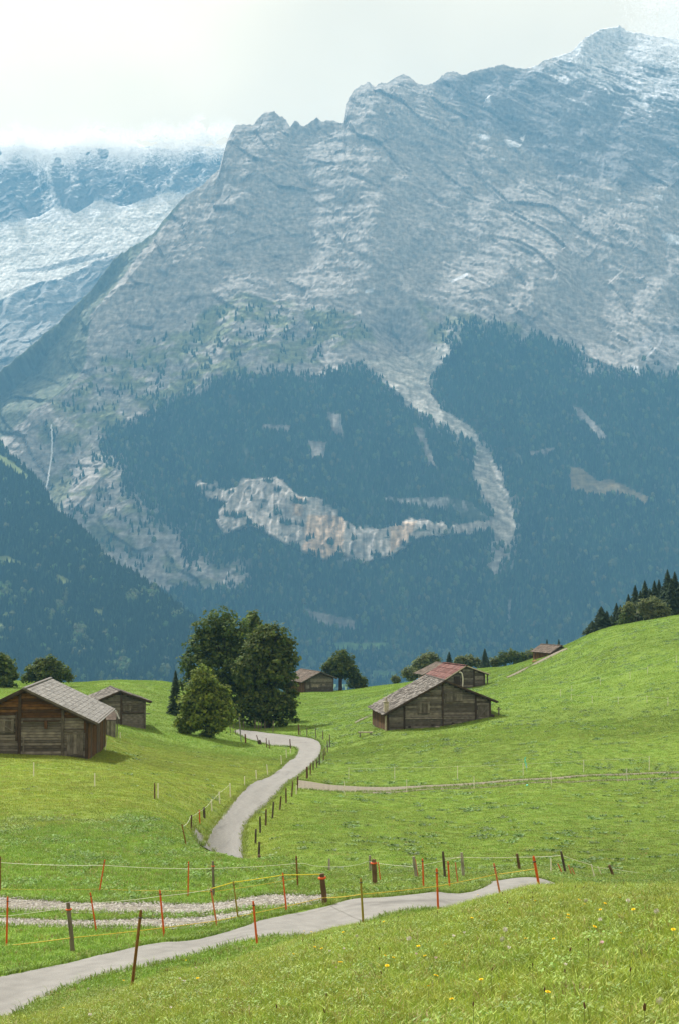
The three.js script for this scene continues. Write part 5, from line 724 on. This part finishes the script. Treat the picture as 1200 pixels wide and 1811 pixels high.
row('g', 0.05, 'lane_post', 'post', 'grey posts on the far side of the upper lane', (n) => `${n} grey post from the left on the far side of the upper lane`, [[413, 1289, 413, 1274, 'grey'], [431, 1290, 431, 1276, 'grey'], [451, 1289, 452, 1273, 'grey', 0, 0.08], [457, 1292, 458, 1275, 'grey'], [469, 1293, 469, 1276, 'grey'], [483, 1297, 484, 1275, 'grey'], [529, 1300, 528, 1281, 'brown', 0, 0.08], [543, 1304, 543, 1287, 'grey'], [559, 1306, 558, 1287, 'grey'], [571, 1308, 571, 1293, 'grey'], [462, 1291, 463, 1277, 'grey']]);
row('h', 0.05, 'lane_post', 'post', 'brown posts on the near side of the upper lane', (n) => `${n} brown post from the left on the near side of the upper lane`, [[435, 1314, 434, 1298, 'red', 0, 0.08], [458, 1313, 454, 1300, 'red'], [472, 1322, 471, 1305, 'red'], [477, 1324, 476, 1309, 'red'], [514, 1324, 513, 1307, 'red', 0, 0.06], [408, 1296, 407, 1284, 'grey'], [418, 1300, 416, 1289, 'grey']]);
row('i', 0.04, 'white_stake', 'stake', 'white stakes left of the winding lane', (n) => `${n} white stake from the left in the fence left of the winding lane`, [[375, 1435, 374, 1414, 'white'], [389, 1422, 388, 1400, 'white'], [408, 1410, 407, 1385, 'white'], [433, 1389, 433, 1373, 'white'], [454, 1381, 453, 1362, 'white'], [474, 1371, 472, 1352, 'white'], [498, 1352, 497, 1336, 'white'], [507, 1341, 506, 1325, 'white'], [514, 1332, 514, 1324, 'white']]);
row('j', 0.027, 'white_stake', 'stake', 'white stakes above the farm track', (n) => `${n} white stake from the left in the row above the farm track`, [[616, 1379, 616, 1357, 'white'], [697, 1380, 697, 1356, 'white'], [808, 1378, 808, 1354, 'white'], [924, 1372, 924, 1349, 'white'], [1031, 1366, 1031, 1343, 'white'], [1147, 1362, 1147, 1337, 'white']]);
row('k', 0.027, 'white_stake', 'stake', 'white stakes below the farm track', (n) => `${n} white stake from the left in the row below the farm track`, [[609, 1406, 608, 1381, 'white'], [718, 1401, 718, 1378, 'white'], [837, 1396, 837, 1373, 'white'], [974, 1389, 973, 1365, 'white'], [1108, 1382, 1107, 1358, 'white']]);
row('l', 0.026, 'white_stake', 'stake', 'white stakes in the upper row on the right hill', (n) => `${n} white stake from the left in the climbing row on the right hill`, [[990, 1232, 990, 1219, 'white'], [1010, 1223, 1010, 1212, 'white'], [1061, 1213, 1061, 1200, 'white'], [1113, 1201, 1113, 1188, 'white'], [1144, 1192, 1144, 1179, 'white'], [1195, 1172, 1195, 1159, 'white']]);
row('m', 0.026, 'white_stake', 'stake', 'white stakes in the level row on the right hill', (n) => `${n} white stake from the left in the level row on the right hill`, [[1009, 1238, 1009, 1227, 'white'], [1046, 1244, 1046, 1230, 'white'], [1092, 1245, 1092, 1232, 'white'], [1143, 1243, 1143, 1230, 'white'], [1180, 1249, 1180, 1233, 'white']]);
row('n', 0.032, 'white_stake', 'stake', 'white stakes in the left meadow', (n) => `${n} white stake from the left in the meadow below the left barns`, [[60, 1373, 60, 1348, 'white'], [168, 1392, 168, 1367, 'white'], [280, 1413, 280, 1385, 'white']]);
stake('o0', 274, 1413, 274, 1385, 'brown', 0.04, 'fence_post', 'brown post right beside a white stake in the left meadow', 'post');
stake('o1', 339, 1468, 339, 1441, 'brown', 0.04, 'fence_post', 'thin brown post on the bank left of the lane bottom', 'post');
stake('o2', 354, 1457, 353, 1432, 'orange', 0.035, 'fence_stake', 'orange stake on the bank left of the winding lane', 'stake');
stake('o3', 362, 1447, 361, 1428, 'dark', 0.065, 'fence_post', 'stout dark post above the eroded bank of the lane', 'post');
stake('o4', 330, 1496, 322, 1457, 'tan', 0.025, 'fence_stake', 'tan stake leaning left beside the lane bottom', 'stake');
stake('o5', 427, 1312, 423, 1268, 'bluish', 0.07, 'fence_post', 'tall bluish grey pole at the top of the lane by the maples', 'post');
stake('o6', 533, 1301, 530, 1287, 'pale', 0.04, 'fence_stake', 'short white stake leaning against a brown post above the lane', 'stake');
stake('o7', 524, 1405, 525, 1389, 'white', 0.04, 'white_stake', 'white stake leaning at the mouth of the farm track', 'stake');
stake('o8', 213, 1306, 213, 1295, 'white', 0.04, 'white_stake', 'lone white stake in front of the small shingled barn', 'stake');
stake('o9', 190, 1313, 190, 1302, 'white', 0.03, 'white_stake', 'white stake at the right corner of the pale-roofed barn', 'stake', undefined, 116);
stake('p0', 460, 1316, 458, 1309, 'dark', 0.2, 'tree_stump', 'dark leaning stump on the near side of the upper lane', 'stump');
stake('p1', 459, 1519, 459, 1512, 'brown', 0.08, 'fence_post', 'short stump of a post at the foot of the lane bank', 'post', undefined, 70);

const ROPE = { yellow: std(rgb(0.62, 0.52, 0.03), { roughness: 0.6 }), gold: std(rgb(0.50, 0.36, 0.04), { roughness: 0.6 }), white: std(rgb(0.62, 0.62, 0.52), { roughness: 0.6 }) };
function wire(name, label, keys, frac, rad, mat, sag = 0.04, offs = []) {
  const pt = keys.map((k, i) => { const f = Array.isArray(frac) ? frac[i] : frac; if (Array.isArray(k)) return k.length === 2 ? spot(k[0], k[1]).add(V3(0, frac[i] ?? 0.6, 0)) : at(...k); const p = POSTS[k]; return p.b.clone().add(V3(0, p.h * f, 0.03).applyQuaternion(p.q)); }), pos = [];
  for (let i = 1; i < pt.length; i++) for (let j = i === 1 ? 0 : 1; j <= 6; j++) { const t = j / 6, p = pt[i - 1].clone().lerp(pt[i], t); p.y -= sag * pt[i].distanceTo(pt[i - 1]) * 0.4 * 4 * t * (1 - t) * 0.5; pos.push(p); }
  const c = new THREE.CatmullRomCurve3(pos, false, 'centripetal'), m = new THREE.Mesh(new THREE.TubeGeometry(c, pos.length * 2, rad, 5), mat); add(m, name, label, 'fence line', 'fence lines between the stakes');
}
wire('fence_rope', 'bright yellow rope running up to the thick brown post', ['b5', 'b6', 'b8', 'b9'], [0.97, 0.96, 0.93, 0.98], 0.011, ROPE.yellow, 0.01);
wire('fence_rope', 'low yellow rope along the near side of the stony track', [[-20, 1676, 33], 'b1', 'b3', 'b5', 'b7', 'b9', 'c0', 'c6', 'd1', 'd3'].filter((k) => k !== 'b3' && k !== 'b7'), [0.2, 0.3, 0.12, 0.22, 0.66, 0.62, 0.72, 0.78], 0.009, ROPE.gold, 0.02);
wire('fence_wire', 'thin pale wire along the lane stakes at lower left', [[-20, 1617, 33], 'b0', 'b2', 'b4', 'b5'], [0.6, 0.6, 0.72, 0.86, 0.96], 0.005, ROPE.white);
wire('fence_wire', 'thin white wire above the grass behind the stony track', [[-20, 1524, 45], 'a1', 'a2', 'a3', 'a4', 'c2', 'c3', 'd0'], [0.8, 0.82, 0.78, 0.8, 0.75, 0.6, 0.55, 0.85], 0.006, ROPE.white);
wire('fence_wire', 'lower pale yellow wire behind the stony track', [[-20, 1577, 45], 'a0', 'a1', 'a2', 'a3', 'a4'], [0.1, 0.08, 0.1, 0.15, 0.15, 0.3], 0.006, ROPE.gold);
wire('fence_wire', 'white wire beyond the lane bend', ['c7', 'd0', 'd2', 'd6', 'd9', 'e0', 'e1', [1175, 1548, 64]], [0.75, 0.8, 0.8, 0.8, 0.9, 0.85, 0.7, 0], 0.009, ROPE.white);
wire('fence_wire', 'white string along the stakes above the farm track', ['j0', 'j1', 'j2', 'j3', 'j4', 'j5'], 0.93, 0.006, ROPE.white);
wire('fence_wire', 'white string left of the winding lane', ['o4', 'o1', 'o2', 'o3', 'i0', 'i1', 'i2'], 0.9, 0.007, ROPE.white);
wire('fence_wire', 'white string up the climbing row on the right hill', ['l0', 'l1', 'l2', 'l3', 'l4', 'l5'], 0.9, 0.005, ROPE.white);
wire('fence_wire', 'white string along the level row on the right hill', ['m0', 'm1', 'm2', 'm3', 'm4'], 0.9, 0.005, ROPE.white);

// turquoise ribbon fluttering from the fence above the farm track
{ const d = -POSTS.j3.b.z, a = at(928, 1341, d), G = new THREE.Group(), c = new THREE.CatmullRomCurve3([[929, 1339], [926.5, 1342], [928, 1345], [927, 1348], [929.5, 1351], [928.5, 1354]].map(([x, y], i) => at(x, y, d + 0.08 * Math.sin(i * 2)).sub(a))), g = new THREE.TubeGeometry(c, 40, 0.045, 6); g.scale(1, 1, 0.5); const mt = std(rgb(0.12, 0.62, 0.5), { roughness: 0.5 }); part('ribbon', g, mt, G); const k = part('tag', bx(0.13, 0.16, 0.02, 'y'), std(rgb(0.45, 0.6, 0.75)), G); k.position.copy(at(930, 1356, d).sub(a)); const t = part('cord', new THREE.TubeGeometry(new THREE.CatmullRomCurve3([at(928.5, 1353, d).sub(a), at(929.5, 1360, d).sub(a), at(930.5, 1364, d).sub(a)]), 10, 0.012, 5), mt, G); G.position.copy(a); add(G, 'ribbon_flag', 'turquoise plastic ribbon flying above the fence over the farm track', 'ribbon'); }
{ const p = hit(931, 1391), m = new THREE.Mesh(bx(0.16, 0.1, 0.12, 'x', 0.03), std(rgb(0.2, 0.65, 0.55))); m.position.copy(p).add(V3(0, 0.1, 0)); m.rotation.set(0.4, 0.5, 0.3); add(m, 'plastic_scrap', 'scrap of turquoise plastic in the grass below the farm track', 'scrap'); }

// ------------------------------------------------------------------ flowers
const stemMat = std(rgb(0.16, 0.19, 0.06)), yellowMat = std(rgb(0.75, 0.52, 0.01), { roughness: 0.8 }), whiteMat = std(rgb(0.72, 0.68, 0.66)), pinkMat = std(rgb(0.66, 0.50, 0.55)), brownMat = std(rgb(0.09, 0.05, 0.03)), fluffMat = std(rgb(0.55, 0.53, 0.46));
const headGeo = (() => { const r = rngOf(8), pos = []; for (let ring = 0; ring < 4; ring++) for (let k = 0; k < 16; k++) { const a = k / 16 * 6.283 + ring * 0.2, L = 1 - ring * 0.23, el = 0.12 + ring * 0.33, w = 0.2, c = Math.cos(a), s = Math.sin(a); pos.push(-s * w * 0.3, 0, c * w * 0.3, c * L * Math.cos(el) - s * w, L * Math.sin(el) * 0.8, s * L * Math.cos(el) + c * w, c * L * Math.cos(el) + s * w, L * Math.sin(el) * 0.8, s * L * Math.cos(el) - c * w); } const g = new THREE.BufferGeometry(); g.setAttribute('position', new THREE.Float32BufferAttribute(pos, 3)); g.computeVertexNormals(); return g; })();
const fluffGeo = (() => { const r = rngOf(18), pos = []; for (let k = 0; k < 90; k++) { const u = 1 - 2 * (k + 0.5) / 90, a = k * 2.39996, s = Math.sqrt(1 - u * u), x = s * Math.cos(a), y = u, z = s * Math.sin(a), w = 0.13; pos.push(0, 0, 0, x + w * r(), y + w * r(), z, x - w * r(), y - w * r(), z + w * (r() - 0.5)); } const g = new THREE.BufferGeometry(); g.setAttribute('position', new THREE.Float32BufferAttribute(pos, 3)); g.computeVertexNormals(); return g; })();
const petalGeo = (() => { const pos = []; for (let k = 0; k < 6; k++) { const a = k / 6 * 6.283, c = Math.cos(a), s = Math.sin(a), w = 0.32; pos.push(0, 0, 0, c * 0.6 - s * w, 0.75, s * 0.6 + c * w, c * 0.75, 1.25, s * 0.75, 0, 0, 0, c * 0.75, 1.25, s * 0.75, c * 0.6 + s * w, 0.75, s * 0.6 - c * w); } const g = new THREE.BufferGeometry(); g.setAttribute('position', new THREE.Float32BufferAttribute(pos, 3)); g.computeVertexNormals(); return g; })();
const spikeGeo = new THREE.LatheGeometry([[0, -1], [0.28, -0.8], [0.38, 0], [0.25, 0.8], [0, 1]].map(([a, b]) => new THREE.Vector2(a, b)), 7);
const flowerStem = (() => { const g = new THREE.CylinderGeometry(0.0013, 0.002, 1, 5); g.translate(0, 0.5, 0); return g; })();
let flowerNo = 0;
function flower(name, label, category, group, px, py, h, geo, mat, s, headName) {
  const a = hit(px, py); let d = -a.z; const b = hit(px, Math.min(1950, py + F * h / d)); d = -b.z; if (d > 34) return; const G = new THREE.Group(), r = rngOf(7000 + flowerNo++); const top = at(px, py, d), hh2 = clamp(top.y - b.y, 0.05, 0.5); G.position.copy(b); G.rotation.set((r() - 0.5) * 0.2, r() * 6.28, (r() - 0.5) * 0.2);
  const st = part('stem', flowerStem, stemMat, G); st.scale.y = hh2; const hd = part(headName, geo, mat, G); hd.position.y = hh2; hd.scale.setScalar(s * (0.8 + 0.4 * r())); hd.rotation.set((r() - 0.5) * 0.7, 0, (r() - 0.5) * 0.7); add(G, name, label, category, group);
}
const z4 = (l) => l.map(([x, y]) => [700 + x / 2.4, 1580 + y / 2.4]), z2 = (l) => l.map(([x, y]) => [350 + x / 3, 1490 + y / 3]), z1 = (l) => l.map(([x, y]) => [x / 3, 1490 + y / 3]);
const dandelions = [...z4([[58, 101], [319, 103], [364, 111], [418, 115], [592, 31], [731, 90], [728, 104], [838, 141], [773, 25], [784, 57], [799, 46], [883, 41], [866, 69], [951, 18], [1003, 67], [1161, 25], [1180, 153], [955, 170], [669, 193], [549, 192], [210, 215], [93, 223], [165, 349], [357, 367], [136, 395], [240, 448], [641, 416], [484, 65], [232, 98], [530, 20], [352, 97], [122, 265]]), ...z2([[657, 563], [1165, 550], [1035, 608], [755, 635], [1005, 650], [987, 598], [620, 552], [510, 590]]), ...z1([[338, 877], [660, 730], [1048, 718]])];
dandelions.forEach(([x, y]) => flower('dandelion', 'yellow dandelion flower in the grass of the front slope', 'flower', 'dandelions on the front slope', x, y, 0.13, headGeo, yellowMat, 0.0155, 'flower_head'));
[[606, 1649], [678, 1630], [537, 1647], [535, 1652], [448, 1664], [552, 1648], [703, 1602], [733, 1603], [716, 1590], [845, 1583], [330, 1697]].forEach(([x, y]) => flower('hawkbit', 'tall-stemmed small yellow flower rising in front of the lane', 'flower', 'small yellow flowers in front of the lane', x, y, 0.32, headGeo, yellowMat, 0.014, 'flower_head'));
[...z4([[985, 30], [802, 30], [1098, 75], [463, 153], [52, 190], [866, 112], [445, 195], [1122, 456]]), ...z2([[838, 492], [1115, 510]]), ...z1([[662, 683], [475, 912], [470, 775], [603, 785]])].forEach(([x, y]) => flower('seed_head', 'round pale seed head on the front slope', 'seed head', 'dandelion seed heads on the front slope', x, y, 0.17, fluffGeo, fluffMat, 0.021, 'seed_ball'));
[...z4([[163, 280], [475, 238], [718, 310], [874, 215], [290, 173], [240, 186], [87, 262]]), ...z2([[698, 583], [768, 570], [738, 668]]), ...z1([[903, 882], [978, 743], [1040, 670], [960, 728]])].forEach(([x, y], i) => flower('meadow_saffron', i % 3 ? 'pale white cup-shaped flower in the grass of the front slope' : 'faint pink cup-shaped flower in the grass of the front slope', 'flower', i % 3 ? 'white cup flowers on the front slope' : 'pink cup flowers on the front slope', x, y, 0.1, petalGeo, i % 3 ? whiteMat : pinkMat, 0.02, 'petals'));
{ const r = rngOf(88), crest = [[60, 1745], [180, 1722], [300, 1690], [430, 1672], [520, 1650], [600, 1632], [680, 1615], [760, 1600], [860, 1580], [940, 1560], [1050, 1552], [1180, 1550]]; for (let k = 0; k < 58; k++) { let px, py; if (k < 40) { const i = Math.floor(r() * (crest.length - 1)), t = r(); px = lerp(crest[i][0], crest[i + 1][0], t); py = lerp(crest[i][1], crest[i + 1][1], t) + 4 + 22 * r(); } else { px = 350 + 850 * r(); py = 1640 + 150 * r(); if (py < 1700 && px < 600) continue; } flower('ribwort_spike', 'thin stalk with a dark brown seed spike on the front slope', 'seed stalk', 'brown seed stalks on the front slope', px, py, 0.22 + 0.14 * r(), spikeGeo, brownMat, 0.013, 'spike'); } }
renderer.render(scene, camera);
